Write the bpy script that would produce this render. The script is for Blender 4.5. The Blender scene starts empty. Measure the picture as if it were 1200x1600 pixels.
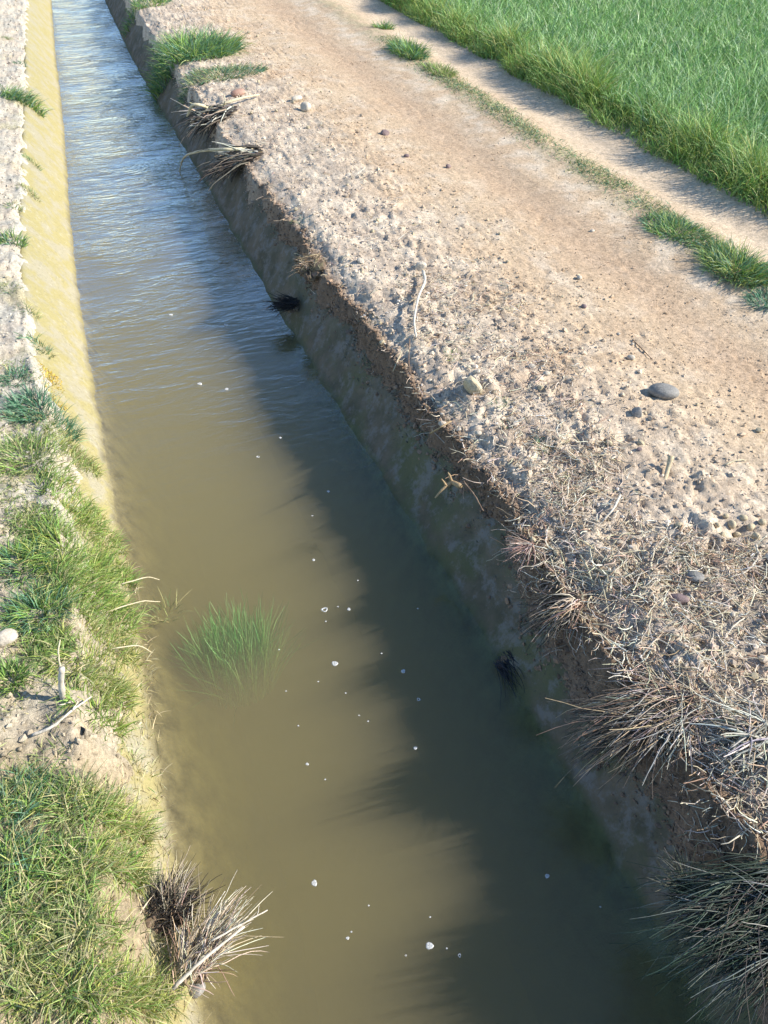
import bpy, math, random
import numpy as np
from mathutils import Vector, Matrix, Euler

# ------------------------------------------------------------------ camera, world, sun, exposure
S = bpy.context.scene
COL = S.collection
F_PX = 1256.0
PITCH = math.atan(1130 / F_PX)            # below the horizon
YAW = math.atan(610 / 1689.0)             # to the right of the canal's direction (+Y)
CAM_H = 2.3
FW = np.array([math.sin(YAW)*math.cos(PITCH), math.cos(YAW)*math.cos(PITCH), -math.sin(PITCH)])
RT = np.array([math.cos(YAW), -math.sin(YAW), 0.0])
UP = np.cross(RT, FW)
cam = bpy.data.cameras.new('camera'); camo = bpy.data.objects.new('camera', cam); COL.objects.link(camo)
camo.matrix_world = Matrix(((RT[0], UP[0], -FW[0], 0), (RT[1], UP[1], -FW[1], 0), (RT[2], UP[2], -FW[2], CAM_H), (0, 0, 0, 1)))
cam.sensor_fit = 'VERTICAL'; cam.sensor_height = 24.0; cam.lens = 24.0 * F_PX / 1600
cam.clip_start = 0.05; cam.clip_end = 2000
S.camera = camo

SUN_AZ = math.radians(110)                # compass angle from +Y towards +X
SUN_EL = math.radians(32)
world = bpy.data.worlds.new('World'); S.world = world; world.use_nodes = True
wn = world.node_tree.nodes; wl = world.node_tree.links; wn.clear()
sky = wn.new('ShaderNodeTexSky'); sky.sky_type = 'NISHITA'; sky.sun_disc = False
sky.sun_elevation = SUN_EL; sky.sun_rotation = SUN_AZ
sky.air_density = 1.0; sky.dust_density = 0.0; sky.ozone_density = 4.0
bgn = wn.new('ShaderNodeBackground'); bgn.inputs['Strength'].default_value = 0.14
won = wn.new('ShaderNodeOutputWorld')
wl.new(sky.outputs[0], bgn.inputs[0]); wl.new(bgn.outputs[0], won.inputs[0])
sd = bpy.data.lights.new('sun', 'SUN'); sd.energy = 5.0; sd.angle = math.radians(0.53); sd.color = (1.0, 0.93, 0.82)
so = bpy.data.objects.new('sun', sd); COL.objects.link(so)
sun_dir = Vector((math.sin(SUN_AZ)*math.cos(SUN_EL), math.cos(SUN_AZ)*math.cos(SUN_EL), math.sin(SUN_EL)))
so.rotation_euler = sun_dir.to_track_quat('Z', 'Y').to_euler(); so.location = sun_dir*30
S.view_settings.view_transform = 'Standard'; S.view_settings.look = 'None'
S.view_settings.exposure = 0.84; S.view_settings.gamma = 1.0
S.view_settings.use_curve_mapping = False
S.render.engine = 'CYCLES'
S.cycles.max_bounces = 8; S.cycles.diffuse_bounces = 3; S.cycles.glossy_bounces = 2
S.cycles.transmission_bounces = 4; S.cycles.volume_bounces = 3; S.cycles.transparent_max_bounces = 16
S.cycles.sample_clamp_indirect = 4.0; S.cycles.use_denoising = True

# ------------------------------------------------------------------ numbers
R = np.random.default_rng(7)

def at(u, v, z=0.36):
    d = FW + RT*(u-600)/F_PX + UP*(800-v)/F_PX
    t = (z-CAM_H)/d[2]
    return np.array([d[0]*t, d[1]*t, z])

_perm = np.random.default_rng(3).permutation(4096)
_grad = np.random.default_rng(4).uniform(0, 2*math.pi, 4096)
def gnoise(x, y, seed=0):
    x = np.asarray(x, float); y = np.asarray(y, float)
    xi = np.floor(x).astype(int); yi = np.floor(y).astype(int)
    fx = x-xi; fy = y-yi
    u = fx*fx*fx*(fx*(fx*6-15)+10); v = fy*fy*fy*(fy*(fy*6-15)+10)
    def g(ix, iy, dx, dy):
        h = _grad[_perm[(ix + _perm[(iy+seed*57) & 4095]) & 4095]]
        return np.cos(h)*dx + np.sin(h)*dy
    a = g(xi, yi, fx, fy); b = g(xi+1, yi, fx-1, fy)
    c = g(xi, yi+1, fx, fy-1); d = g(xi+1, yi+1, fx-1, fy-1)
    return ((a*(1-u)+b*u)*(1-v) + (c*(1-u)+d*u)*v)*1.5
def fbm(x, y, s, octv=4, seed=0, gain=0.5):
    r = 0; a = 1.0; t = 0
    for k in range(octv):
        r = r + a*gnoise(np.asarray(x)*s*(2.03**k)+k*7.3, np.asarray(y)*s*(2.03**k)-k*3.1, seed+k); t += a; a *= gain
    return r/t
def sst(a, b, x):
    t = np.clip((np.asarray(x, float)-a)/(b-a), 0, 1); return t*t*(3-2*t)

_ys = np.array([-10, 0, 1.3, 1.8, 2.9, 4.3, 5.2, 6.5, 8, 9.6, 11, 14.5, 30, 300.])
_xl = np.array([-.21, -.21, -.21, -.21, -.21, -.215, -.21, -.17, -.11, -.06, -.03, .09, .3, 3.])
_xr = np.array([1.0, 1.0, .99, .985, .93, .885, .87, .86, .83, .80, .79, .83, 1.05, 3.8])
_yy = np.linspace(-10, 40, 1001)
def _smooth(xs):
    v = np.interp(_yy, _ys, xs); k = np.hanning(25); k /= k.sum()
    return np.convolve(np.pad(v, 12, mode='edge'), k, mode='valid')
_xls, _xrs = _smooth(_xl), _smooth(_xr)
def xl(y): return np.where(np.asarray(y) > 39, np.interp(y, _ys, _xl), np.interp(y, _yy, _xls))
def xr(y): return np.where(np.asarray(y) > 39, np.interp(y, _ys, _xr), np.interp(y, _yy, _xrs))
RIM = 0.32; SL = 0.70                      # rim height above the water, run per rise of the lining

def lining_h(x, y):
    l = np.clip((xl(y)-x)/SL, -0.5, RIM); r = np.clip((x-xr(y))/SL, -0.5, RIM)
    return np.maximum(l, r)

def left_edge(y):
    far = xl(y)-RIM*SL-0.03
    near = xl(y)-0.07-0.05*sst(1.5, 0.8, y)
    near = near - 0.05*sst(2.0, 2.6, y)
    e = far + (near-far)*(1-sst(2.6, 4.6, y)) + .03*fbm(y, 0*np.asarray(y, float)+8, 1.1, 2, 15)
    return e + 0.035*fbm(y, 0*np.asarray(y, float), 3.0, 3, 11) + 0.02*fbm(y, 0*np.asarray(y, float)+5, 14, 2, 12)
def right_edge(y):
    y = np.asarray(y, float)
    return xr(y)+RIM*SL - 0.045 - 0.085*sst(2.2, .9, y) + 0.07*fbm(y, 0*y+2, 1.6, 3, 21) + 0.06*fbm(y, 0*y+9, 7, 3, 22)

def ground_h(x, y):
    x = np.asarray(x, float); y = np.asarray(y, float)
    rough = fbm(x, y, 9, 4, 31, .55)
    rough2 = fbm(x, y, 30, 3, 35, .6)
    ridged = 1-np.abs(fbm(x, y, 14, 3, 38))*2.5
    big = fbm(x, y, 1.3, 2, 41)
    patchy = .45+1.1*sst(-.3, .4, fbm(x, y, 4, 3, 44))
    facet = np.abs(fbm(x, y, 7, 3, 47, .6))*2-.4
    # right side
    d = x - (xr(y)+RIM*SL)
    berm = sst(0, .14, d)*(1-sst(.5, 1.2, d))
    lump = 1-sst(.5, 1.15, d)*(0.88)
    fy = sst(2.0, .9, y)
    lump = np.maximum(lump, fy*(1-sst(1.1, 1.9, d))*.8)
    top = RIM+.02 + .035*berm + .02*sst(.1, 1.3, d)
    track1 = np.exp(-((x-2.62-.03*gnoise(y*.5, y*0, 3))/.25)**2)
    track2 = np.exp(-((x-3.62)/.17)**2)
    ridge = np.exp(-((x-3.22)/.16)**2)
    top = top - .022*track1 - .025*track2 + .02*ridge
    lump = np.maximum(lump, ridge*.35)
    top = top + .022*big*(1-track1)
    top = top + lump*patchy*(.020*rough + .014*rough2 + .008*ridged + .014*facet)*(1-.35*sst(2.5, 5, y)) + lump*.006*fbm(x, y, 55, 2, 52)
    top = top + .0035*rough2 + .002*ridged
    top = top - .010*sst(.22, .50, fbm(x, y, 17, 2, 141))*sst(-.15, .25, fbm(x, y, 1.8, 2, 143))*sst(.6, 1.0, x-.9)*sst(2.95, 2.5, x)
    top = top + .0035*np.sin((y+.15*fbm(x, y, 3, 2, 145))*2*math.pi/.11 + np.abs(x-3.62)*14)*track2*sst(-.2, .2, big)
    # a shallow hollow in front of the half buried block
    top = top - .028*np.exp(-(((x-1.19)/.10)**2+((y-2.68)/.10)**2))
    # foot prints and hoof marks in the loose soil
    for fx_, fy_, w_, dp in HOLES:
        top = top - dp*np.exp(-(((x-fx_)/w_)**2+((y-fy_)/(w_*.7))**2))
    # unseen earth ramp by the little bridge, added to shade the lower right bank
    ramp = sst(.22, -.35, y + .10*np.clip(1.6-x, -1, 1))*sst(1.0, 1.5, x)
    top = top + .30*ramp
    off = x - (1.10+.81*(y-.23))
    top = top + .22*sst(.12, .55, off)*sst(1.05, .45, y)*sst(.9, 1.2, x)*sst(4.0, 2.6, x)  # mound kept out of view, raised for the shadow it casts
    # field ground
    top = top + .03*sst(3.9, 4.1, x)
    # left side
    dl = (xl(y)-RIM*SL) - x
    tl = RIM+.01 + .05*sst(0, .35, dl) + .022*rough + .014*rough2 + .008*ridged + .03*big
    top = np.where(x < .4, tl, top)
    e = np.where(x < .4, left_edge(y)-x, x-right_edge(y))     # >0 outside
    Ln = np.maximum((xl(y)-x)/SL, (x-xr(y))/SL)
    Ln = np.clip(Ln, -.60, RIM)
    rise = np.where(x < .4, 1.1, 1.9)
    z = Ln - .03 + np.clip(e*rise*(1+.9*rough2)+.03 + .035*rough + .03*rough2, 0, 2)
    inside = Ln - .03
    z = np.where(e < -.03, inside, z)
    k = .012
    z = np.minimum(top, z)
    return z
HOLES = []
for (u, v, w, dp) in [(1150, 835, .06, .03), (1120, 865, .05, .025), (1175, 905, .07, .03), (1090, 800, .04, .02), (975, 690, .045, .025), (960, 735, .05, .02),
                      (1040, 745, .03, .02), (900, 745, .05, .02), (845, 715, .04, .02), (1165, 1040, .06, .02), (440, 170, .06, .02), (600, 470, .05, .02),
                      (560, 330, .05, .015), (980, 830, .05, .02), (640, 330, .06, .015), (540, 450, .05, .02), (700, 600, .05, .02), (1190, 760, .06, .02)]:
    p = at(u, v); HOLES.append((p[0], p[1], w, dp))
def to_px(p):
    v = np.array([p[0], p[1], p[2]-CAM_H]); d = v@FW
    return 600+F_PX*(v@RT)/d, 800-F_PX*(v@UP)/d
LAND = [(1036, 617, 'the grey cobble'), (737, 609, 'the tan block'), (652, 480, 'the long curved root'), (478, 172, 'the pale round far stone'), (372, 148, 'the reddish stone'),
        (486, 412, 'the crumbly root clump'), (1042, 740, 'the wooden stake'), (1086, 903, 'the grey oval pebble'), (832, 850, 'the reddish straw burst'), (900, 950, 'the looping dark clump'),
        (1050, 1110, 'the large sunlit tussock'), (1150, 830, 'the hoof hole'), (392, 245, 'the combed reed clump'), (300, 82, 'the big lush tuft'), (995, 648, 'the angular grey stone'),
        (1190, 1150, 'the grey withered leaves'), (845, 640, 'the combed straw'), (700, 760, 'the forked reed stub'), (1060, 362, 'the long track tuft')]
WLAND = [(507, 953, 'the open foam ring'), (523, 1037, 'the speckled foam disc'), (630, 1049, 'the oval foam fleck'), (671, 1478, 'the largest bluish ring'), (491, 1380, 'the lower left bluish ring'), (370, 1000, 'the submerged plant'), (855, 1369, 'the fleck in the dark water')]
_used = set()
def autolabel(head, p, land=None):
    u, v = to_px(p); best = sorted((land or LAND), key=lambda q: (q[0]-u)**2+(q[1]-v)**2)
    for rank in ('', 'second ', 'third ', 'fourth ', 'fifth ', 'sixth ', 'seventh ', 'eighth ', 'ninth ', 'tenth '):
        for q in best[:2]:
            dx, dy = u-q[0], v-q[1]
            a = math.degrees(math.atan2(-dy, dx)) % 360
            dr = ['right of', 'up and right of', 'above', 'up and left of', 'left of', 'down and left of', 'below', 'down and right of'][int((a+22.5)//45) % 8]
            lb = f'{head}, {rank}nearest {dr} {q[2]}'
            if lb not in _used and (rank or q is best[0]): _used.add(lb); return lb
    return head
def gz(x, y): return float(ground_h(np.array([x]), np.array([y]))[0])
def on_ground(u, v, n=4):
    z = .36
    for _ in range(n):
        p = at(u, v, z); z = max(gz(p[0], p[1]), float(lining_h(p[0], p[1])))
    return at(u, v, z)

def inpoly(px, py, poly):
    inside = np.zeros(len(px), bool); n = len(poly); j = n-1
    for i in range(n):
        xi, yi = poly[i][0], poly[i][1]; xj, yj = poly[j][0], poly[j][1]
        c = ((yi > py) != (yj > py)) & (px < (xj-xi)*(py-yi)/((yj-yi) + 1e-12)+xi)
        inside ^= c; j = i
    return inside
def wpoly(pts, z=.36): return [at(u, v, z)[:2] for u, v in pts]
def scatter(poly, n, rng=R, mask=None):
    P = np.array(poly); lo = P.min(0); hi = P.max(0); out = []
    tot = 0
    while tot < n:
        q = rng.uniform(lo, hi, (max(n*2, 100), 2)); q = q[inpoly(q[:, 0], q[:, 1], poly)]
        if mask is not None and len(q): q = q[rng.random(len(q)) < mask(q[:, 0], q[:, 1])]
        if len(q) == 0: break
        out.append(q); tot += len(q)
    return np.concatenate(out)[:n]

# ------------------------------------------------------------------ mesh helpers
def tag(o, label=None, cat=None, group=None, kind=None):
    if label: o['label'] = label
    if cat: o['category'] = cat
    if group: o['group'] = group
    if kind: o['kind'] = kind
    return o
def make_mesh(name, V, Fq, mat, col=None, smooth=True):
    V = np.asarray(V, np.float32); Fq = np.asarray(Fq, np.int32)
    k = Fq.shape[1]
    me = bpy.data.meshes.new(name)
    me.vertices.add(len(V)); me.vertices.foreach_set('co', V.ravel())
    me.loops.add(Fq.size); me.loops.foreach_set('vertex_index', Fq.ravel())
    me.polygons.add(len(Fq)); me.polygons.foreach_set('loop_start', np.arange(0, Fq.size, k, dtype=np.int32))
    me.polygons.foreach_set('use_smooth', np.full(len(Fq), smooth))
    me.update(calc_edges=True)
    if col is not None:
        a = me.color_attributes.new('tint', 'FLOAT_COLOR', 'POINT')
        c = np.ones((len(V), 4), np.float32); c[:, :3] = col; a.data.foreach_set('color', c.ravel())
    me.materials.append(mat); me.validate()
    return me
def link(name, me, parent=None, loc=None):
    o = bpy.data.objects.new(name, me); COL.objects.link(o)
    if parent is not None: o.parent = parent
    if loc is not None: o.location = loc
    return o
def grid_mesh(name, X, Y, Z, mat, col=None):
    ny, nx = X.shape
    V = np.stack([X.ravel(), Y.ravel(), Z.ravel()], 1)
    i = np.arange(ny*nx).reshape(ny, nx)
    Fq = np.stack([i[:-1, :-1], i[:-1, 1:], i[1:, 1:], i[1:, :-1]], -1).reshape(-1, 4)
    return make_mesh(name, V, Fq, mat, col)

def ribbons(base, az, lean, bend, L, W, col, seg=4, tube=False, twist=None, taper=(1, .25), wob=0.0, rng=R):
    """many blades or stalks at once: lean and bend are angles from the vertical, col is (N,3)"""
    N = len(base); base = np.asarray(base, float)
    az = np.broadcast_to(az, N).astype(float); lean = np.broadcast_to(lean, N); bend = np.broadcast_to(bend, N)
    L = np.broadcast_to(L, N); W = np.broadcast_to(W, N)
    pts = [base.copy()]; azs = az.copy(); p = base.copy()
    for s in range(seg):
        th = lean + bend*(s+.5)/seg
        if wob: azs = azs + rng.normal(0, wob, N); th = th + rng.normal(0, wob*.6, N)
        d = np.stack([np.sin(th)*np.sin(azs), np.sin(th)*np.cos(azs), np.cos(th)], 1)
        p = p + d*(L/seg)[:, None]; pts.append(p.copy())
    side = np.stack([np.cos(az), -np.sin(az), np.zeros(N)], 1)
    if twist is None: twist = rng.uniform(-.9, .9, N)
    upv = np.stack([-np.cos(lean)*np.sin(az), -np.cos(lean)*np.cos(az), np.sin(lean)], 1)
    s1 = side*np.cos(twist)[:, None] + upv*np.sin(twist)[:, None]
    s2 = -side*np.sin(twist)[:, None] + upv*np.cos(twist)[:, None]
    k = 3 if tube else 2
    V = np.zeros((N, seg+1, k, 3)); 
    for s in range(seg+1):
        t = s/seg
        w = W*(taper[0] + (taper[1]-taper[0])*t**1.6)*.5
        if tube:
            for q in range(3):
                a = q*2*math.pi/3; V[:, s, q] = pts[s] + (s1*math.cos(a) + s2*math.sin(a))*w[:, None]
        else:
            V[:, s, 0] = pts[s]-s1*w[:, None]; V[:, s, 1] = pts[s]+s1*w[:, None]
    idx = np.arange(N*(seg+1)*k).reshape(N, seg+1, k)
    Fs = []
    if tube:
        for q in range(3):
            r = (q+1) % 3
            Fs.append(np.stack([idx[:, :-1, q], idx[:, :-1, r], idx[:, 1:, r], idx[:, 1:, q]], -1).reshape(-1, 4))
    else:
        Fs.append(np.stack([idx[:, :-1, 0], idx[:, :-1, 1], idx[:, 1:, 1], idx[:, 1:, 0]], -1).reshape(-1, 4))
    C = np.repeat(np.asarray(col), (seg+1)*k, axis=0)
    return V.reshape(-1, 3), np.concatenate(Fs), C
def join(parts):
    Vs, Fs, Cs = [], [], []; o = 0
    for V, F_, C in parts:
        Vs.append(V); Fs.append(F_+o); Cs.append(C); o += len(V)
    return np.concatenate(Vs), np.concatenate(Fs), np.concatenate(Cs)
def pal(cols, N, var=.18, rng=R, p=None):
    c = np.array(cols)[rng.choice(len(cols), N, p=p)]
    return np.clip(c*(1+rng.normal(0, var, (N, 1)))*(1+rng.normal(0, .05, (N, 3))), .004, .85)

def tube_path(pts, r0, r1, sides=7, wob=0.0, seed=1):
    """one bent stick along a list of points, as (V, F)"""
    rng = np.random.default_rng(seed)
    P = np.array(pts, float)
    t = np.linspace(0, len(P)-1, (len(P)-1)*5+1)
    Q = np.stack([np.interp(t, np.arange(len(P)), P[:, k]) for k in range(3)], 1)
    for _ in range(3): Q[1:-1] = (Q[:-2]+Q[1:-1]*2+Q[2:])/4
    if wob: Q[1:-1] += rng.normal(0, wob, Q[1:-1].shape)
    n = len(Q); T = np.gradient(Q, axis=0); T /= np.linalg.norm(T, axis=1)[:, None]+1e-9
    ref = np.array([0.13, .21, 1.0]); A = np.cross(T, ref); A /= np.linalg.norm(A, axis=1)[:, None]+1e-9; B = np.cross(T, A)
    V = []
    for i in range(n):
        r = (r0+(r1-r0)*i/(n-1))*(1+rng.normal(0, .08))
        for q in range(sides):
            a = 2*math.pi*q/sides; V.append(Q[i]+(A[i]*math.cos(a)+B[i]*math.sin(a))*r*(1+rng.normal(0, .06)))
    F_ = []
    for i in range(n-1):
        for q in range(sides):
            r_ = (q+1) % sides; F_.append((i*sides+q, i*sides+r_, (i+1)*sides+r_, (i+1)*sides+q))
    V = list(V)
    V.append(Q[0]); c0 = len(V)-1; V.append(Q[-1]); c1 = len(V)-1
    for q in range(0, sides):
        r_ = (q+1) % sides
        F_.append((c0, r_, q, q)); F_.append((c1, (n-1)*sides+q, (n-1)*sides+r_, (n-1)*sides+r_))
    return np.array(V), F_
def stick_mesh(name, chains, mat, sides=7, wob=.001, seed=1):
    """several bent chains as one solid mesh; chains: (points, r0, r1)"""
    verts = []; faces = []
    for i, (pts, a, b) in enumerate(chains):
        V, F_ = tube_path(pts, a, b, sides, wob, seed+i); o = len(verts)
        verts += [tuple(v) for v in V]
        for f in F_:
            g = []
            for q in f:
                if q not in g: g.append(q)
            faces.append([q+o for q in g])
    me = bpy.data.meshes.new(name); me.from_pydata(verts, [], faces)
    me.polygons.foreach_set('use_smooth', [True]*len(me.polygons)); me.materials.append(mat); me.update()
    return me

_ico = None
def ico(level=1):
    import bmesh
    bm = bmesh.new(); bmesh.ops.create_icosphere(bm, subdivisions=level, radius=1.0)
    V = np.array([v.co[:] for v in bm.verts]); F_ = np.array([[v.index for v in f.verts] for f in bm.faces]); bm.free()
    return V, F_
ICO1, ICO2, ICO3 = ico(1), ico(2), ico(3)
def rock_mesh(name, dims, mat, seed, level=3, rough=.12, flat=.0, facet=False, col=None):
    V, F_ = {1: ICO1, 2: ICO2, 3: ICO3}[level]; V = V.copy(); rng = np.random.default_rng(seed)
    n = np.zeros(len(V))
    for k in range(4):
        d = rng.normal(0, 1, 3)*(1.3+k*1.2); ph = rng.uniform(0, 6.28); n += np.sin(V@d+ph)/(1+k)
    V = V*(1+rough*n[:, None]*.6)
    for k in range(7 if facet else 2):           # worn flat faces
        d = rng.normal(0, 1, 3); d /= np.linalg.norm(d); lim = rng.uniform(.55, .8) if facet else rng.uniform(.75, .9)
        h = V@d; over = h > lim; V[over] -= np.outer(h[over]-lim, d)*.85
    V = V*np.array(dims)*.5
    return make_mesh(name, V, F_, mat, None if col is None else np.tile(col, (len(V), 1)), smooth=not facet)

# ------------------------------------------------------------------ materials
def mat_new(name):
    m = bpy.data.materials.new(name); m.use_nodes = True; n = m.node_tree.nodes; l = m.node_tree.links; n.clear()
    out = n.new('ShaderNodeOutputMaterial'); return m, n, l, out
def NZ(n, l, scale, detail=4, rough=.55, vec=None, dist=0):
    t = n.new('ShaderNodeTexNoise'); t.inputs['Scale'].default_value = scale; t.inputs['Detail'].default_value = detail
    t.inputs['Roughness'].default_value = rough; t.inputs['Distortion'].default_value = dist
    if vec is not None: l.new(vec, t.inputs['Vector'])
    return t.outputs[0]
def RAMP(n, l, fac, stops):
    r = n.new('ShaderNodeValToRGB'); e = r.color_ramp.elements
    while len(e) < len(stops): e.new(.5)
    for k, (p, c) in enumerate(stops): e[k].position = p; e[k].color = (c, c, c, 1) if not hasattr(c, '__len__') else (*c, 1)
    l.new(fac, r.inputs[0]); return r.outputs[0]
def MIX(n, l, fac, a, b, mode='MIX'):
    m = n.new('ShaderNodeMix'); m.data_type = 'RGBA'; m.blend_type = mode
    for sock, v in ((m.inputs[0], fac), (m.inputs[6], a), (m.inputs[7], b)):
        if isinstance(v, (int, float)): sock.default_value = v
        elif isinstance(v, tuple): sock.default_value = (*v, 1)
        else: l.new(v, sock)
    return m.outputs[2]
def PRIN(n, l, out, color, rough=.9, bump=None, bstr=.5, bdist=.01, spec=.3):
    p = n.new('ShaderNodeBsdfPrincipled')
    if isinstance(color, tuple): p.inputs['Base Color'].default_value = (*color, 1)
    else: l.new(color, p.inputs['Base Color'])
    if isinstance(rough, (int, float)): p.inputs['Roughness'].default_value = rough
    else: l.new(rough, p.inputs['Roughness'])
    p.inputs['Specular IOR Level'].default_value = spec
    if bump is not None:
        b = n.new('ShaderNodeBump'); b.inputs['Strength'].default_value = bstr; b.inputs['Distance'].default_value = bdist
        l.new(bump, b.inputs['Height']); l.new(b.outputs[0], p.inputs['Normal'])
    l.new(p.outputs[0], out.inputs[0]); return p
def OBJV(n): return n.new('ShaderNodeTexCoord').outputs['Object']
def GEOP(n): return n.new('ShaderNodeNewGeometry').outputs['Position']
def ATTR(n, name='tint'):
    a = n.new('ShaderNodeAttribute'); a.attribute_name = name; return a.outputs['Color']
def MATH(n, l, op, a, b=None):
    m = n.new('ShaderNodeMath'); m.operation = op
    for sock, v in ((m.inputs[0], a), (m.inputs[1], b)):
        if v is None: continue
        if isinstance(v, (int, float)): sock.default_value = v
        else: l.new(v, sock)
    return m.outputs[0]

def m_ground():
    m, n, l, out = mat_new('loose_earth'); v = GEOP(n)
    c = ATTR(n)
    f = RAMP(n, l, NZ(n, l, 55, 6, .7, v), [(.32, .62), (.5, 1.0), (.68, 1.28)])
    c = MIX(n, l, 1.0, c, f, 'MULTIPLY')
    f2 = RAMP(n, l, NZ(n, l, 260, 3, .6, v), [(.35, .72), (.55, 1.0), (.7, 1.25)])
    c = MIX(n, l, .8, c, f2, 'MULTIPLY')
    h = MATH(n, l, 'ADD', NZ(n, l, 90, 6, .7, v), MATH(n, l, 'MULTIPLY', NZ(n, l, 330, 3, .6, v), .5))
    PRIN(n, l, out, c, .95, h, .9, .006, .15); return m
def m_tint(name, rough=.8, spec=.3, trans=.0, bump=0, nscale=90, var=(.8, 1.15)):
    m, n, l, out = mat_new(name); v = GEOP(n)
    c = ATTR(n)
    c = MIX(n, l, 1.0, c, RAMP(n, l, NZ(n, l, nscale, 3, .6, v), [(.3, var[0]), (.7, var[1])]), 'MULTIPLY')
    p = PRIN(n, l, out, c, rough, NZ(n, l, 300, 3, .6, v) if bump else None, bump, .003, spec)
    if trans:
        t = n.new('ShaderNodeBsdfTranslucent'); l.new(c, t.inputs[0])
        mx = n.new('ShaderNodeMixShader'); mx.inputs[0].default_value = trans
        l.new(p.outputs[0], mx.inputs[1]); l.new(t.outputs[0], mx.inputs[2]); l.new(mx.outputs[0], out.inputs[0])
    return m
def m_stone(name, c1, c2, scale=18, rough=.75):
    m, n, l, out = mat_new(name); v = OBJV(n)
    c = MIX(n, l, RAMP(n, l, NZ(n, l, scale, 5, .65, v), [(.35, 0.), (.65, 1.)]), c1, c2)
    c = MIX(n, l, 1., c, RAMP(n, l, NZ(n, l, scale*9, 3, .6, v), [(.3, .7), (.7, 1.2)]), 'MULTIPLY')
    PRIN(n, l, out, c, rough, NZ(n, l, scale*7, 5, .65, v), .5, .004, .35); return m
def m_wood(name, c1, c2, scale=30):
    m, n, l, out = mat_new(name); v = OBJV(n)
    mp = n.new('ShaderNodeMapping'); mp.inputs['Scale'].default_value = (1, 1, .25); l.new(v, mp.inputs[0])
    w = NZ(n, l, scale*3, 5, .7, mp.outputs[0])
    c = MIX(n, l, RAMP(n, l, w, [(.35, 0.), (.65, 1.)]), c1, c2)
    PRIN(n, l, out, c, .8, w, .6, .003, .25); return m
def m_lining(side):
    m, n, l, out = mat_new('silted_lining_'+side); v = GEOP(n)
    sx = n.new('ShaderNodeSeparateXYZ'); l.new(v, sx.inputs[0])
    if side == 'left':
        c = MIX(n, l, RAMP(n, l, NZ(n, l, 7, 6, .62, v), [(.42, 0.), (.54, 1.)]), (.305, .275, .185), (.30, .26, .115))
        c = MIX(n, l, RAMP(n, l, NZ(n, l, 26, 6, .7, v), [(.55, 0.), (.72, .75)]), c, (.40, .37, .28))
        c = MIX(n, l, RAMP(n, l, NZ(n, l, 60, 5, .7, v), [(.30, .8), (.47, 0.)]), c, (.20, .175, .10))
        under = (.13, .11, .055)
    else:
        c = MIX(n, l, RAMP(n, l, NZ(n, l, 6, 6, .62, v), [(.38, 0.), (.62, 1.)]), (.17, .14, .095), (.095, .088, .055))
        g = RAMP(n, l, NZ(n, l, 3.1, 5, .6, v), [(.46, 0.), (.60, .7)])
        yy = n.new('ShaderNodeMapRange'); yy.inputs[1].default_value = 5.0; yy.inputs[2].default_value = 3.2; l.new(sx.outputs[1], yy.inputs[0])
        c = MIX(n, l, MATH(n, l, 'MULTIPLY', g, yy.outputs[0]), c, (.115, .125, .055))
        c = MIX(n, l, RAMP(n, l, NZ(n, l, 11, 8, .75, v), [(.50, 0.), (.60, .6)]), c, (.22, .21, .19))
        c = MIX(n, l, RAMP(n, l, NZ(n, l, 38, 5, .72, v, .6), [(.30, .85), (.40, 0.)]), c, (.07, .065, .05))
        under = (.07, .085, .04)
    wet = n.new('ShaderNodeMapRange'); wet.inputs[1].default_value = .035; wet.inputs[2].default_value = -.01
    zz = MATH(n, l, 'ADD', sx.outputs[2], MATH(n, l, 'MULTIPLY', MATH(n, l, 'SUBTRACT', NZ(n, l, 14, 3, .6, v), .5), .05))
    l.new(zz, wet.inputs[0])
    uc = MIX(n, l, RAMP(n, l, NZ(n, l, 9, 5, .65, v), [(.35, .65), (.65, 1.35)]), (0., 0., 0.), under)
    uc = MIX(n, l, 1., (under[0], under[1], under[2]), RAMP(n, l, NZ(n, l, 12, 5, .7, v), [(.32, .55), (.66, 1.6)]), 'MULTIPLY')
    c = MIX(n, l, wet.outputs[0], c, uc)
    h = MATH(n, l, 'ADD', NZ(n, l, 26, 6, .65, v), MATH(n, l, 'MULTIPLY', NZ(n, l, 120, 4, .65, v), .35))
    PRIN(n, l, out, c, .85, h, .9, .008, .25); return m
def m_bed():
    m, n, l, out = mat_new('canal_silt'); v = GEOP(n)
    c = MIX(n, l, RAMP(n, l, NZ(n, l, 2.2, 5, .6, v), [(.4, 0.), (.6, 1.)]), (.30, .24, .11), (.12, .15, .06))
    PRIN(n, l, out, c, .95, NZ(n, l, 12, 4, .6, v), .6, .02, .1); return m
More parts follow.
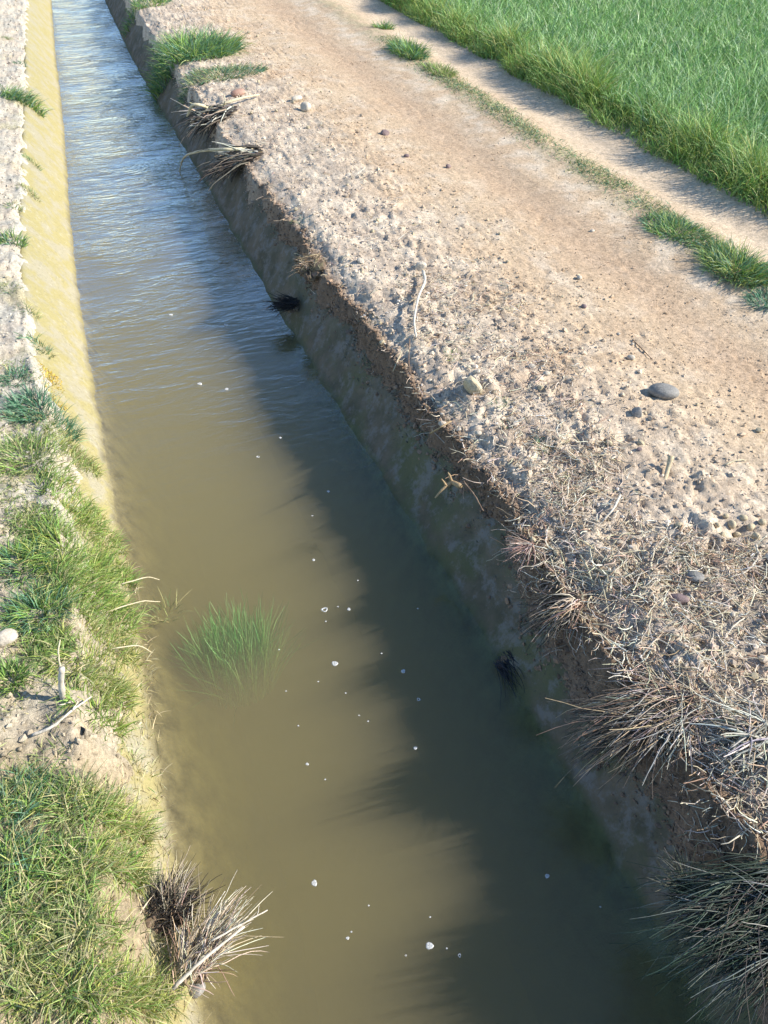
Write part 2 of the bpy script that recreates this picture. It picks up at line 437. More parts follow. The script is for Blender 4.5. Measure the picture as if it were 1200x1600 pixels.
def m_water():
    m, n, l, out = mat_new('turbid_water'); v = GEOP(n)
    sx = n.new('ShaderNodeSeparateXYZ'); l.new(v, sx.inputs[0])
    amp = n.new('ShaderNodeMapRange'); amp.inputs[1].default_value = 2.2; amp.inputs[2].default_value = 9.0
    amp.inputs[3].default_value = .04; amp.inputs[4].default_value = 1.0; l.new(sx.outputs[1], amp.inputs[0])
    mp = n.new('ShaderNodeMapping'); mp.inputs['Scale'].default_value = (.35, 1, 1); mp.inputs['Rotation'].default_value = (0, 0, math.radians(14)); l.new(v, mp.inputs[0])
    h1 = NZ(n, l, 13, 3, .55, mp.outputs[0], .6)
    mp2 = n.new('ShaderNodeMapping'); mp2.inputs['Scale'].default_value = (.5, 1, 1); mp2.inputs['Rotation'].default_value = (0, 0, math.radians(-22)); l.new(v, mp2.inputs[0])
    h2 = NZ(n, l, 34, 3, .55, mp2.outputs[0], .4)
    h = MATH(n, l, 'ADD', h1, MATH(n, l, 'MULTIPLY', h2, .35))
    patch = RAMP(n, l, NZ(n, l, 1.7, 2, .5, v), [(.35, .35), (.62, 1.)])
    h = MATH(n, l, 'MULTIPLY', MATH(n, l, 'MULTIPLY', h, amp.outputs[0]), patch)
    b = n.new('ShaderNodeBump'); b.inputs['Strength'].default_value = 1.0; b.inputs['Distance'].default_value = .034
    l.new(h, b.inputs['Height'])
    lw = n.new('ShaderNodeLayerWeight'); lw.inputs['Blend'].default_value = .5; l.new(b.outputs[0], lw.inputs['Normal'])
    frf = RAMP(n, l, lw.outputs['Facing'], [(0., .02), (.28, .03), (.40, .065), (.50, .17), (.64, .52), (.80, .86), (1., 1.)])
    gl = n.new('ShaderNodeBsdfGlossy'); gl.inputs['Roughness'].default_value = .04; l.new(b.outputs[0], gl.inputs['Normal'])
    tr = n.new('ShaderNodeBsdfTransparent')
    ge = n.new('ShaderNodeNewGeometry')            # seen from below the straight-through surface reflects nothing
    fac = MATH(n, l, 'MULTIPLY', frf, MATH(n, l, 'SUBTRACT', 1.0, ge.outputs['Backfacing']))
    mx = n.new('ShaderNodeMixShader'); l.new(fac, mx.inputs[0]); l.new(tr.outputs[0], mx.inputs[1]); l.new(gl.outputs[0], mx.inputs[2])
    l.new(mx.outputs[0], out.inputs['Surface'])
    sc = n.new('ShaderNodeVolumeScatter'); sc.inputs['Color'].default_value = (.92, .82, .60, 1); sc.inputs['Density'].default_value = WATER_S
    ab = n.new('ShaderNodeVolumeAbsorption'); ab.inputs['Color'].default_value = (.71, .675, .38, 1); ab.inputs['Density'].default_value = WATER_A
    ad = n.new('ShaderNodeAddShader'); l.new(sc.outputs[0], ad.inputs[0]); l.new(ab.outputs[0], ad.inputs[1])
    l.new(ad.outputs[0], out.inputs['Volume'])
    return m
WATER_S, WATER_A = 2.3, 6.0
def m_foam():
    m, n, l, out = mat_new('foam'); p = PRIN(n, l, out, (.78, .80, .80), .25, None, 0, 0, .5)
    p.inputs['Subsurface Weight'].default_value = .2; p.inputs['Subsurface Radius'].default_value = (.01, .01, .01)
    t = n.new('ShaderNodeBsdfTransparent'); mx = n.new('ShaderNodeMixShader'); mx.inputs[0].default_value = .5
    l.new(p.outputs[0], mx.inputs[1]); l.new(t.outputs[0], mx.inputs[2]); l.new(mx.outputs[0], out.inputs[0]); return m

M_GROUND = m_ground()
M_BLADE = m_tint('green_blades', .55, .35, .22, 0, 60, (.8, 1.2))
M_STRAW = m_tint('dry_stalks', .7, .3, .08, 0, 120, (.7, 1.2))
M_CRUMB = m_tint('soil_crumbs', .95, .12, 0, .6, 160, (.75, 1.2))
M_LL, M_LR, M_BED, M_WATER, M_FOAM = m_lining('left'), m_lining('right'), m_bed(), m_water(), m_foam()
M_GREY = m_stone('grey_stone', (.16, .155, .145), (.27, .26, .235))
M_PALE = m_stone('pale_stone', (.42, .37, .29), (.56, .49, .39))
M_TAN = m_stone('tan_block', (.44, .36, .22), (.52, .44, .30))
M_RED = m_stone('reddish_stone', (.34, .19, .13), (.42, .27, .20))
M_PURPLE = m_stone('purple_brown_stone', (.17, .12, .12), (.26, .19, .17))
M_BLEACH = m_wood('bleached_wood', (.46, .40, .31), (.66, .60, .50))
M_STALK = m_wood('pale_dry_stalk', (.42, .36, .22), (.60, .54, .38))
M_BARK = m_wood('brown_stick', (.14, .09, .06), (.26, .18, .12))
M_RUST = m_wood('rust_stub', (.26, .17, .09), (.44, .33, .18))

# ------------------------------------------------------------------ ground sheet (the trough of the canal is cut in it)
xs = np.concatenate([[-300, -120, -50, -20, -8, -4, -2.6, -2.1], np.arange(-1.7, -.87, .03), np.arange(-.85, .05, .0105), np.arange(.08, .86, .06),
                     np.arange(.9, 2.35, .0105), np.arange(2.36, 2.9, .015), np.arange(2.92, 4.4, .022), np.arange(4.45, 9, .09), [9.5, 11, 14, 20, 35, 70, 150, 300]])
yl = [.05]
while yl[-1] < 16: yl.append(yl[-1]+max(.0085, .0050*(yl[-1]+1.0)))
ys = np.concatenate([[-300, -100, -30, -10, -4, -2, -1.2, -.8], np.arange(-.6, .04, .04), yl, [17, 19, 23, 30, 38, 60, 100, 180, 300]])
X, Y = np.meshgrid(xs, ys)
Z = ground_h(X, Y)
def ground_colour(x, y):
    tan = np.array([.56, .425, .28]); pale = np.array([.66, .56, .43]); red = np.array([.46, .325, .21]); grey = np.array([.47, .39, .305]); dark = np.array([.20, .15, .105]); olive = np.array([.24, .22, .11])
    white = np.array([.45, .42, .35])
    n1 = fbm(x, y, 1.7, 4, 61)[..., None]; n2 = fbm(x, y, 6, 4, 65)[..., None]; n3 = fbm(x, y, 20, 3, 68)[..., None]
    d = (x-(xr(y)+RIM*SL))[..., None]; yy = y[..., None]; xx = x[..., None]
    def mixc(a, b, f): return a*(1-f)+b*f
    c = mixc(tan, red, sst(-.3, .5, n1)*.55)
    c = mixc(c, pale, sst(-.1, .5, n2)*.5)
    berm = (1-sst(.35, 1.0, d+.5*n1))
    c = mixc(c, mixc(grey, pale, sst(-.25, .35, n2)), berm*.8)
    c = mixc(c, grey*.95, sst(1.9, .9, yy)*(1-sst(.8, 1.5, d))*.7)
    tr = np.exp(-((xx-2.62)/.22)**2); c = mixc(c, red*1.05, tr*.75*sst(.5, 3, yy+n1))
    ed = np.exp(-((xx-2.97)/.12)**2); c = mixc(c, pale, ed*sst(-.3, .3, n2)*.6)
    t2 = np.exp(-((xx-3.62)/.22)**2); c = mixc(c, mixc(tan, pale, .5), t2*.8)
    rg = np.exp(-((xx-3.22)/.14)**2); c = mixc(c, olive*1.3, rg*.5*sst(-.3, .2, n2))
    # the undercut edge of the soil over the lining: darker brown crumbs and face
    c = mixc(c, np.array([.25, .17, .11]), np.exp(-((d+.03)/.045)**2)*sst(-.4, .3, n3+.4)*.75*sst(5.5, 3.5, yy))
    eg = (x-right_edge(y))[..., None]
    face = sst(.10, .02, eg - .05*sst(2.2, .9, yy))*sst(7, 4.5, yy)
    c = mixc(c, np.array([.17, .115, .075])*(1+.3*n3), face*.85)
    fld = sst(3.92, 4.02, xx+.1*n2); c = mixc(c, np.array([.085, .085, .045]), fld)
    c = np.where(xx > 12, np.array([.06, .11, .045]), c)
    # left side
    cl = mixc(white, pale*.8, sst(-.35, .4, n2)); cl = mixc(cl, olive*1.2, sst(.15, .5, n1+n3*.3)*.6)
    cl = mixc(cl, np.array([.36, .29, .18]), sst(2.8, 1.8, yy)*.5)
    cl = mixc(cl, np.array([.33, .26, .16]), sst(1.55, 1.35, yy+.2*n2)*.8)
    c = np.where(xx < .4, cl, c)
    return np.clip(c*(1+.25*n3), .02, .8)
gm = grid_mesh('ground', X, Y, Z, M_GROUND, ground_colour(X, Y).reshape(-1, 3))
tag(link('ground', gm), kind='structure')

# ------------------------------------------------------------------ lining and bed of the canal
def strip(name, rows, mat, amp, seed):
    yv = np.concatenate([np.arange(-2, 0, .2), np.array(yl)[::2], [17, 20, 25, 30, 38]])
    Xs = []; Zs = []; t = np.linspace(0, 1, len(rows(0.)[0])) 
    XX = np.zeros((len(yv), 40)); ZZ = np.zeros_like(XX)
    for i, y in enumerate(yv):
        px, pz = rows(y); s = np.linspace(0, len(px)-1, 40)
        XX[i] = np.interp(s, np.arange(len(px)), px); ZZ[i] = np.interp(s, np.arange(len(pz)), pz)
    YY = np.repeat(yv[:, None], 40, 1)
    n = amp*(fbm(XX*1.0+ZZ, YY, 5, 4, seed)) + amp*.35*fbm(XX+ZZ, YY, 30, 3, seed+9)
    ZZ = ZZ+n*.6; XX = XX + n*(-.8 if 'right' in name else .8)
    me = grid_mesh(name, XX, YY, ZZ, mat); tag(link(name, me), kind='structure')
strip('canal_wall_left', lambda y: ([float(xl(y))-RIM*SL-.10, float(xl(y))-RIM*SL-.02, float(xl(y))-RIM*SL*.66, float(xl(y))-RIM*SL*.33, float(xl(y)), float(xl(y))+.11, float(xl(y))+.22, float(xl(y))+.33],
                                    [RIM-.06, RIM, RIM*.66, RIM*.33, 0, -.16, -.32, -.48]), M_LL, .012, 71)
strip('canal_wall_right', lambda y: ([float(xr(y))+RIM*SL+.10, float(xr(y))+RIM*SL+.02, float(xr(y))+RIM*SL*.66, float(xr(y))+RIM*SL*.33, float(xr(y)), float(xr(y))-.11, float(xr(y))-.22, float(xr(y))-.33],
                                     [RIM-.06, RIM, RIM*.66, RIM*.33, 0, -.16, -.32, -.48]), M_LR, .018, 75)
strip('canal_bed', lambda y: ([float(xl(y))+.26, float(xl(y))+.45, float(xr(y))-.45, float(xr(y))-.26], [-.43, -.44, -.44, -.43]), M_BED, .02, 79)

# ------------------------------------------------------------------ water: a closed body of turbid water
yv = np.concatenate([[-2, -1, -.3], np.arange(.1, 16, .05), [20, 30, 38]])
tx = np.linspace(0, 1, 15)
Xw = np.array([float(xl(y))-.12 + (float(xr(y))-float(xl(y))+.24)*tx for y in yv]); Yw = np.repeat(yv[:, None], 15, 1)
Zw = .004*fbm(Xw*.5, Yw, 3.5, 2, 83)*sst(4, 9, Yw)
ny, nx = Xw.shape; top = np.stack([Xw.ravel(), Yw.ravel(), Zw.ravel()], 1); bot = top.copy(); bot[:, 2] = -.54
i = np.arange(ny*nx).reshape(ny, nx); q = [np.stack([i[:-1, :-1], i[:-1, 1:], i[1:, 1:], i[1:, :-1]], -1).reshape(-1, 4)]
o = ny*nx; q.append(q[0][:, ::-1]+o)
def side(a): return np.stack([a[:-1], a[1:], a[1:]+o, a[:-1]+o], -1)
q += [side(i[:, 0])[:, ::1], side(i[:, -1])[:, ::-1], side(i[0, :])[:, ::-1], side(i[-1, :])]
wm = make_mesh('water', np.concatenate([top, bot]), np.concatenate(q), M_WATER)
import bmesh
bm = bmesh.new(); bm.from_mesh(wm); bmesh.ops.recalc_face_normals(bm, faces=bm.faces); bm.to_mesh(wm); bm.free()
tag(link('water', wm), kind='structure')

# ------------------------------------------------------------------ crumbs of soil and grit over the bank and the track
def both_h0(x, y): return np.maximum(ground_h(x, y), lining_h(x, y))
def crumbs(name, q, size, mat, flat=.7, colf=None, tint=1.0, seed=5, lift=.3, surf=None):
    rng = np.random.default_rng(seed); V0, F0 = ICO1; N = len(q)
    z = (surf or ground_h)(q[:, 0], q[:, 1]); r = size
    jit = 1+rng.normal(0, .22, (N, len(V0), 1))
    sc = np.stack([r*rng.uniform(.7, 1.4, N), r*rng.uniform(.7, 1.4, N), r*flat*rng.uniform(.6, 1.2, N)], 1)
    a = rng.uniform(0, 6.28, N); V = V0[None]*jit*sc[:, None, :]
    ca, sa = np.cos(a)[:, None], np.sin(a)[:, None]
    V = np.stack([V[..., 0]*ca-V[..., 1]*sa, V[..., 0]*sa+V[..., 1]*ca, V[..., 2]], -1)
    V += np.stack([q[:, 0], q[:, 1], z + sc[:, 2]*lift], 1)[:, None]
    Fq = (F0[None]+(np.arange(N)*len(V0))[:, None, None]).reshape(-1, 3)
    c = colf(q[:, 0], q[:, 1])*(1+rng.normal(0, .13, (N, 1)))*tint
    me = make_mesh(name, V.reshape(-1, 3), Fq, mat, np.clip(np.repeat(c, len(V0), 0), .02, .8), smooth=False)
    return link(name, me)
def size_pl(n, lo, hi, a=2.2, rng=R): return lo*(1-rng.random(n)*(1-(hi/lo)**(-a)))**(-1/a)
bank = [(1.08, .3), (2.3, .3), (2.5, 1.6), (2.35, 4), (2.3, 12), (.98, 12), (.98, 6), (1.02, 3)]
def m_bank(x, y):
    d = x-(xr(y)+RIM*SL)
    dens = (1-.8*sst(.55, 1.15, d))*sst(-.06, 0, d) + .08
    dist = np.sqrt(y*y+x*x)
    return np.clip(dens*np.clip(3.0/(1+dist), .12, 1)*(.5+1.1*sst(-.2, .35, fbm(x, y, 3.5, 3, 91))), 0, 1)
q = scatter(bank, 15000, R, m_bank); tag(crumbs('soil_crumbs', q, size_pl(len(q), .0026, .013), M_CRUMB, .8, ground_colour, 1.0, 5), kind='stuff')['label'] = 'loose crumbs of pale soil over the bank'
q = scatter([(1.9, .6), (3.0, .6), (3.1, 3), (3.15, 12), (1.8, 12)], 5000, R, lambda x, y: np.clip(3/(1+y), .15, 1)*(.3+sst(0, .4, fbm(x, y, 2.5, 3, 95))))
tag(crumbs('track_grit', q, size_pl(len(q), .002, .008), M_CRUMB, .6, lambda x, y: ground_colour(x, y)*.85, 1.0, 6), kind='stuff')
q = scatter([(-.8, .6), (-.2, .6), (-.25, 3), (-.3, 13), (-.9, 13)], 5000, R, lambda x, y: np.clip(3/(1+y), .15, 1)*(x < left_edge(y)))
tag(crumbs('left_bank_crumbs', q, size_pl(len(q), .003, .014), M_CRUMB, .8, ground_colour, 1.0, 8), kind='stuff')
# dark crumbs of mud that have run down the right hand lining
def m_wall(x, y):
    f = (x-xr(y))/(RIM*SL)
    return np.clip(sst(.3, .95, f)*(f < 1.25)*sst(5.5, 3.0, y)*(sst(.02, .35, fbm(x, y, 6, 3, 99))), 0, 1)
q = scatter([(.95, .7), (1.25, .7), (1.25, 3), (1.15, 5.5), (.86, 5.5), (.9, 3)], 1500, R, m_wall)
tag(crumbs('mud_crumbs', q, size_pl(len(q), .002, .008), M_CRUMB, .5, lambda x, y: np.tile(np.array([.13, .12, .085]), (len(x), 1)), 1.0, 9, .3, lambda x, y: np.maximum(lining_h(x, y), ground_h(x, y))), kind='stuff')
q = scatter([(.98, .5), (1.35, .5), (1.32, 3), (1.2, 5.5), (1.1, 9), (.95, 9), (.98, 5.5)], 5200, R, lambda x, y: np.exp(-((x-right_edge(y)-.015)/.04)**2)*np.clip(3.2/(1+y), .2, 1))
tag(crumbs('edge_crumbs', q, size_pl(len(q), .003, .014), M_CRUMB, .8, lambda x, y: .65*ground_colour(x, y)+.35*np.array([.30, .20, .13]), 1.0, 19, .3, both_h0), kind='stuff')
# pale pebble grains in the edge of the soil
q = scatter([(1.0, .8), (1.7, .8), (1.6, 3.2), (1.3, 5), (1.0, 5)], 420, R, m_bank)
tag(crumbs('white_grit', q, size_pl(len(q), .003, .009), M_CRUMB, .8, lambda x, y: np.tile(np.array([.62, .56, .48]), (len(x), 1)), 1.0, 10), kind='stuff')

# ------------------------------------------------------------------ straw litter
STRAW = [(.74, .63, .47), (.64, .51, .36), (.78, .70, .56), (.46, .32, .21), (.58, .51, .40)]
def litter(name, q, L, W, cols, seed, azmu=None, lean=(1.25, 1.75), zoff=.004):
    rng = np.random.default_rng(seed); N = len(q); z = ground_h(q[:, 0], q[:, 1])
    b = np.stack([q[:, 0], q[:, 1], z+rng.uniform(-.002, zoff*2.2, N)], 1)
    az = rng.uniform(0, 6.28, N) if azmu is None else rng.normal(azmu, .9, N)
    V, F_, C = ribbons(b, az, rng.uniform(*lean, N), rng.normal(0, .35, N), L, W, pal(cols, N, .2, rng), 4, True, None, (1, .5), .3, rng)
    return link(name, make_mesh(name, V, F_, M_STRAW, C))
lit_poly = wpoly([(620, 430), (760, 400), (900, 560), (960, 700), (1010, 820), (1230, 880), (1260, 1330), (1120, 1300), (1010, 1100), (880, 960), (760, 800), (640, 620)])
def m_lit(x, y):
    return np.clip((.12+1.2*sst(2.6, 1.1, y))*(.35+sst(-.25, .3, fbm(x, y, 3, 3, 101))), 0, 1)*(x > right_edge(y)+.0)
q = scatter(lit_poly, 8000, R, m_lit)
tag(litter('straw_litter', q, (.014+.11*R.beta(1.3, 3, len(q))), R.uniform(.002, .0052, len(q)), STRAW, 11), 'tangle of short dry straw bits strewn over the bank soil', kind='stuff')
q = scatter([(1.0, 2.5), (1.7, 2.5), (1.9, 6), (1.9, 10), (1.0, 10)], 1400, R, lambda x, y: np.clip(.3+sst(-.2, .3, fbm(x, y, 2, 3, 105)), 0, 1)*(x > right_edge(y)))
tag(litter('straw_litter', q, R.uniform(.02, .09, len(q)), R.uniform(.002, .004, len(q)), STRAW, 12), 'sparse dry straw bits over the bank soil farther upstream', kind='stuff')
q = scatter([(1.6, .8), (3.2, .8), (3.2, 6), (1.7, 6)], 260, R)
tag(litter('straw_litter', q, R.uniform(.015, .06, len(q)), R.uniform(.0015, .003, len(q)), [(.5, .4, .28), (.2, .13, .09)], 13), 'few thin straws lying on the bare track', kind='stuff')

# ------------------------------------------------------------------ green grass
G_WHEAT = [(.22, .40, .11), (.27, .45, .14), (.15, .30, .085), (.32, .48, .20), (.46, .60, .34)]
G_FRESH = [(.18, .32, .06), (.26, .40, .08), (.26, .38, .10), (.10, .20, .05), (.38, .42, .16)]
G_YELL = [(.32, .38, .08), (.42, .42, .13), (.22, .32, .07), (.52, .46, .24), (.15, .24, .06)]
G_BLUE = [(.09, .22, .12), (.13, .28, .16), (.20, .33, .20), (.07, .16, .08)]
G_DULL = [(.28, .32, .12), (.40, .41, .18), (.50, .45, .25), (.18, .24, .09)]
def turf(q, L, W, cols, rng, lean=.35, bend=.7, azmu=None, azs=6.28, seg=4, taper=(1, .12), z=None, zoff=-.005, var=.18, surf=None):
    N = len(q); z = (surf or ground_h)(q[:, 0], q[:, 1]) if z is None else z
    b = np.stack([q[:, 0], q[:, 1], z+zoff], 1)
    az = rng.uniform(0, 6.28, N) if azmu is None else rng.normal(azmu, azs, N)
    return ribbons(b, az, np.abs(rng.normal(lean, .22, N)), rng.normal(bend, .35, N), L, W, pal(cols, N, var, rng), seg, False, rng.uniform(-1.5, 1.5, N), taper, .05, rng)
rng = np.random.default_rng(21)
# the field crop
fp = [(4.05, 2.4), (6.2, 3.6), (7.75, 7.6), (8.5, 9.4), (13, 20), (4.15, 18), (4.1, 12)]
def m_field(x, y):
    d = np.sqrt(x*x+y*y)
    row = .45+.55*np.cos((x*.9+y*.44)*2*math.pi/.17)**2
    return np.clip(row*np.clip((7.5/d)**1.4, .08, 1), 0, 1)
q = scatter(fp, 110000, rng, m_field)
dd = np.sqrt(q[:, 0]**2+q[:, 1]**2); hh = 1+.22*fbm(q[:, 0], q[:, 1], .8, 3, 111)
V, F_, C = turf(q, rng.uniform(.11, .25, len(q))*hh, rng.uniform(.005, .009, len(q))*np.clip(dd/6, 1, 1.4), G_WHEAT, rng, .2, 1.0, None, 6.28, 4, (1, .15))
tag(link('wheat_field', make_mesh('wheat_field', V, F_, M_BLADE, C)), 'dense green young cereal crop filling the field beyond the track', kind='stuff')
# weedy grass margin of the field
mg = [(3.84, 2.6), (4.12, 2.6), (4.25, 5), (4.22, 8), (4.3, 12), (4.3, 17), (3.9, 17), (3.86, 8), (3.80, 5.3)]
q = scatter(mg, 30000, rng, lambda x, y: np.clip(.45+sst(-.3, .2, fbm(x, y, 1.6, 3, 115)), 0, 1)*sst(3.80, 3.90, x+.22*fbm(y, y*0, 1.5, 3, 117)))
hh = (.45+1.0*sst(-.35, .4, fbm(q[:, 0], q[:, 1], 1.6, 2, 118)))*sst(3.3, 4.8, q[:, 1]*.9+.8)*(.55+.45*sst(3.86, 4.02, q[:, 0]))
V, F_, C = turf(q, rng.uniform(.10, .30, len(q))*hh+.03, rng.uniform(.004, .009, len(q)), G_FRESH+G_YELL[:2]+G_WHEAT[:2], rng, .3, 1.0)
tag(link('margin_grass', make_mesh('margin_grass', V, F_, M_BLADE, C)), 'taller bright green weedy grass along the edge of the field', kind='stuff')
q = scatter(wpoly([(1085, -4), (1160, 10), (1240, 22), (1260, -40), (1085, -40)]), 2500, rng)
V, F_, C = turf(q, rng.uniform(.25, .5, len(q)), rng.uniform(.006, .012, len(q)), [(.07, .14, .06), (.10, .18, .07)], rng, .3, .9)
tag(link('hedge_grass', make_mesh('hedge_grass', V, F_, M_BLADE, C)), 'dark taller strip of growth at the far side of the field', kind='stuff')
# sparse grass along the centre of the track
cp = wpoly([(500, 60), (640, 60), (800, 165), (930, 240), (1010, 300), (1220, 400), (1220, 500), (1110, 430), (980, 340), (850, 260), (700, 160), (560, 90)])
q = scatter(cp, 11000, rng, lambda x, y: (.3+sst(-.3, .3, fbm(x, y, 2.2, 3, 121)))*np.exp(-((x-3.23)/.10)**2))
V, F_, C = turf(q, rng.uniform(.015, .05, len(q)), rng.uniform(.003, .006, len(q)), G_DULL+G_BLUE[:2], rng, .7, .9, None, 6.28, 3)
tag(link('track_grass', make_mesh('track_grass', V, F_, M_BLADE, C)), 'thin trodden grass along the middle of the dirt track', kind='stuff')
# low sparse green over the left bank
def left_cover(name, poly, n, cols, L, label, lean=.5, seed=31, W=(.0022, .0045), surf=None, mask=None):
    rg = np.random.default_rng(seed)
    q = scatter(poly, n, rg, mask)
    V, F_, C = turf(q, rg.uniform(L[0], L[1], len(q)), rg.uniform(W[0], W[1], len(q)), cols, rg, lean, 1.0, None, 6.28, 4, surf=surf or both_h)
    return link(name, make_mesh(name, V, F_, M_BLADE, C))
def both_h(x, y): return np.maximum(ground_h(x, y), lining_h(x, y)-.0)
lp = wpoly([(-60, 560), (60, 560), (110, 700), (150, 800), (190, 950), (205, 1100), (220, 1200), (235, 1330), (260, 1600), (-200, 1600), (-200, 700)])
tag(left_cover('ground_cover', lp, 12000, G_DULL+G_YELL[2:], (.012, .05), '', .6, 33, mask=lambda x, y: sst(-.3, .3, fbm(x, y, 5, 3, 131))), 'low thin weeds between the clumps of the left bank', kind='stuff')
dp = wpoly([(150, 760), (185, 800), (215, 950), (235, 1200), (260, 1330), (300, 1600), (200, 1600), (190, 1300), (170, 1100), (140, 900)], .2)
tag(left_cover('dry_fringe', dp, 1500, [(.50, .42, .25), (.42, .34, .18), (.56, .50, .34), (.35, .33, .14)], (.015, .06), '', .9, 35), 'fringe of fine dry grass above the left waterline', kind='stuff')

# clumps one can tell apart
GRASS_N = [0]
def clump(name, u, v, rad, n, L, W, cols, label, cat, lean=.45, bend=1.0, azmu=None, azs=1.0, seed=1, stretch=(1, 1), rot=0, zs=None, mat=None, tube=False, group=None, surf=None, radial=True, seg=5, taper=(1, .12), wob=.06):
    rg = np.random.default_rng(seed+500); 
    p = on_ground(u, v) if zs is None else at(u, v, zs)
    r = np.sqrt(rg.random(n))*rad; a = rg.uniform(0, 6.28, n)
    ox = r*np.cos(a)*stretch[0]; oy = r*np.sin(a)*stretch[1]
    c, s = math.cos(rot), math.sin(rot); dx = ox*c-oy*s; dy = ox*s+oy*c
    gx, gy = p[0]+dx, p[1]+dy
    z = (surf or both_h)(gx, gy)-p[2]-.006 if zs is None else np.zeros(n)
    b = np.stack([dx, dy, z], 1)
    out = np.arctan2(dx, dy)
    az = (out+rg.normal(0, .7, n)) if azmu is None else rg.normal(azmu, azs, n)
    ln = np.abs(rg.normal(lean, .2, n))*(.4+.8*r/rad) if radial and azmu is None else np.abs(rg.normal(lean, .2, n))
    V, F_, C = ribbons(b, az, ln, rg.normal(bend, .3, n), rg.uniform(L[0], L[1], n), rg.uniform(W[0], W[1], n), pal(cols, n, .18, rg), seg, tube, rg.uniform(-1.4, 1.4, n), taper, wob, rg)
    me = make_mesh(name, V, F_, mat or M_BLADE, C)
    o = link(name, me, None, p); tag(o, label, cat, group); return o
GG = 'grass clumps on the banks'
clump('grass_tuft', 300, 82, .30, 2200, (.10, .26), (.005, .009), G_FRESH+G_BLUE[:3], 'big lush green grass tuft hanging over the right bank near the top of the picture', 'grass tuft', .5, 1.1, seed=1, stretch=(1.5, 1.3), group=GG)
clump('grass_tuft', 345, 118, .24, 1300, (.04, .11), (.004, .007), G_BLUE+G_DULL, 'low bluish green grass patch just in front of the big lush tuft', 'grass tuft', .7, 1, seed=2, stretch=(1.7, .8), group=GG)
clump('grass_tuft', 225, 4, .3, 500, (.06, .14), (.005, .009), G_FRESH+G_BLUE[:2], 'far green grass tuft on the right bank at the top edge of the picture', 'grass tuft', .5, 1, seed=3, group=GG)
clump('grass_tuft', 600, 44, .10, 220, (.05, .11), (.005, .009), G_FRESH+G_BLUE, 'small green tuft farthest up the middle of the track', 'grass tuft', .5, 1, seed=4, group=GG)
clump('grass_tuft', 640, 82, .18, 800, (.07, .16), (.005, .009), G_FRESH+G_BLUE, 'dense green tuft in the middle of the track, second from the far end', 'grass tuft', .5, 1, seed=5, stretch=(.8, 1.6), group=GG)
clump('grass_tuft', 690, 112, .15, 380, (.05, .10), (.004, .008), G_FRESH+G_DULL, 'yellowish green tuft just below the dense one in the middle of the track', 'grass tuft', .5, 1, seed=6, stretch=(.8, 1.5), group=GG)
clump('grass_tuft', 1060, 362, .14, 1100, (.04, .09), (.003, .006), G_FRESH+G_BLUE, 'long green tuft in the track where the trodden strip ends, left half of the pair', 'grass tuft', .6, 1, seed=7, stretch=(.9, 1.9), rot=.1, group=GG)
clump('grass_tuft', 1150, 420, .15, 1500, (.05, .14), (.003, .006), G_FRESH+G_BLUE+G_YELL[:2], 'thick green tuft casting a dark shadow at the right end of the track strip', 'grass tuft', .6, 1, seed=8, stretch=(.9, 1.5), group=GG)
clump('grass_tuft', 1195, 470, .08, 260, (.03, .08), (.003, .006), G_BLUE, 'small bluish tuft at the right edge of the picture below the thick track tuft', 'grass tuft', .6, 1, seed=9, group=GG)
for k, (u, v, r_, n_, lb) in enumerate([(710, 558, .045, 110, 'tiny green sprout beside the end of the long curved root'), (782, 628, .03, 60, 'tiny green sprout just right of the tan block'),
        (850, 700, .035, 90, 'tiny spiky green sprout between straw and clods right of the bank'), (792, 665, .028, 60, 'tiny pale green sprout below the one beside the tan block'), (880, 745, .028, 60, 'tiny dull sprout beside the dark hoof holes'),
        (470, 345, .05, 90, 'small dull green sprout at the lip of the far right bank')]):
    clump('seedling', u, v, r_, n_, (.015, .045), (.0015, .003), G_BLUE+G_DULL[:2], lb, 'sprout', .8, .8, seed=20+k, group='sprouts in the soil of the right bank')
# left bank, from far to near
clump('grass_tuft', 30, 152, .13, 420, (.06, .17), (.004, .008), G_FRESH+G_BLUE, 'green grass tuft drooping over the yellow lining far up the left bank', 'grass tuft', .6, 1.1, azmu=1.7, azs=.9, seed=40, stretch=(1.2, .9), group=GG)
clump('grass_tuft', 30, 98, .05, 60, (.03, .06), (.003, .006), G_BLUE, 'tiny green tuft above the drooping one on the far left bank', 'grass tuft', .6, 1, seed=41, group=GG)
clump('grass_tuft', 18, 372, .07, 240, (.03, .08), (.003, .006), G_FRESH+G_BLUE, 'small bright green tuft on the white soil of the left bank', 'grass tuft', .5, 1, seed=42, group=GG)
clump('grass_tuft', 42, 295, .06, 120, (.02, .05), (.003, .005), G_DULL, 'small grey green weed at the lip of the yellow lining', 'grass tuft', .7, 1, seed=43, group=GG)
clump('grass_tuft', 58, 538, .06, 150, (.02, .06), (.003, .005), G_DULL+G_BLUE, 'grey green weed just above the bright yellow moss', 'grass tuft', .7, 1, seed=44, group=GG)
clump('grass_tuft', 22, 590, .07, 240, (.03, .07), (.003, .005), G_BLUE, 'dark green tuft left of the bright yellow moss', 'grass tuft', .6, 1, seed=45, group=GG)
clump('grass_tuft', 60, 640, .12, 700, (.04, .10), (.003, .0055), G_BLUE, 'bluish green grass clump just below the bright yellow moss', 'grass tuft', .6, 1, seed=46, stretch=(1, .9), group=GG)
clump('grass_tuft', 45, 715, .12, 900, (.03, .09), (.0025, .0045), G_FRESH+G_DULL, 'green grass clump right below the bluish clump of the left bank', 'grass tuft', .6, 1, seed=47, stretch=(1.1, 1), group=GG)
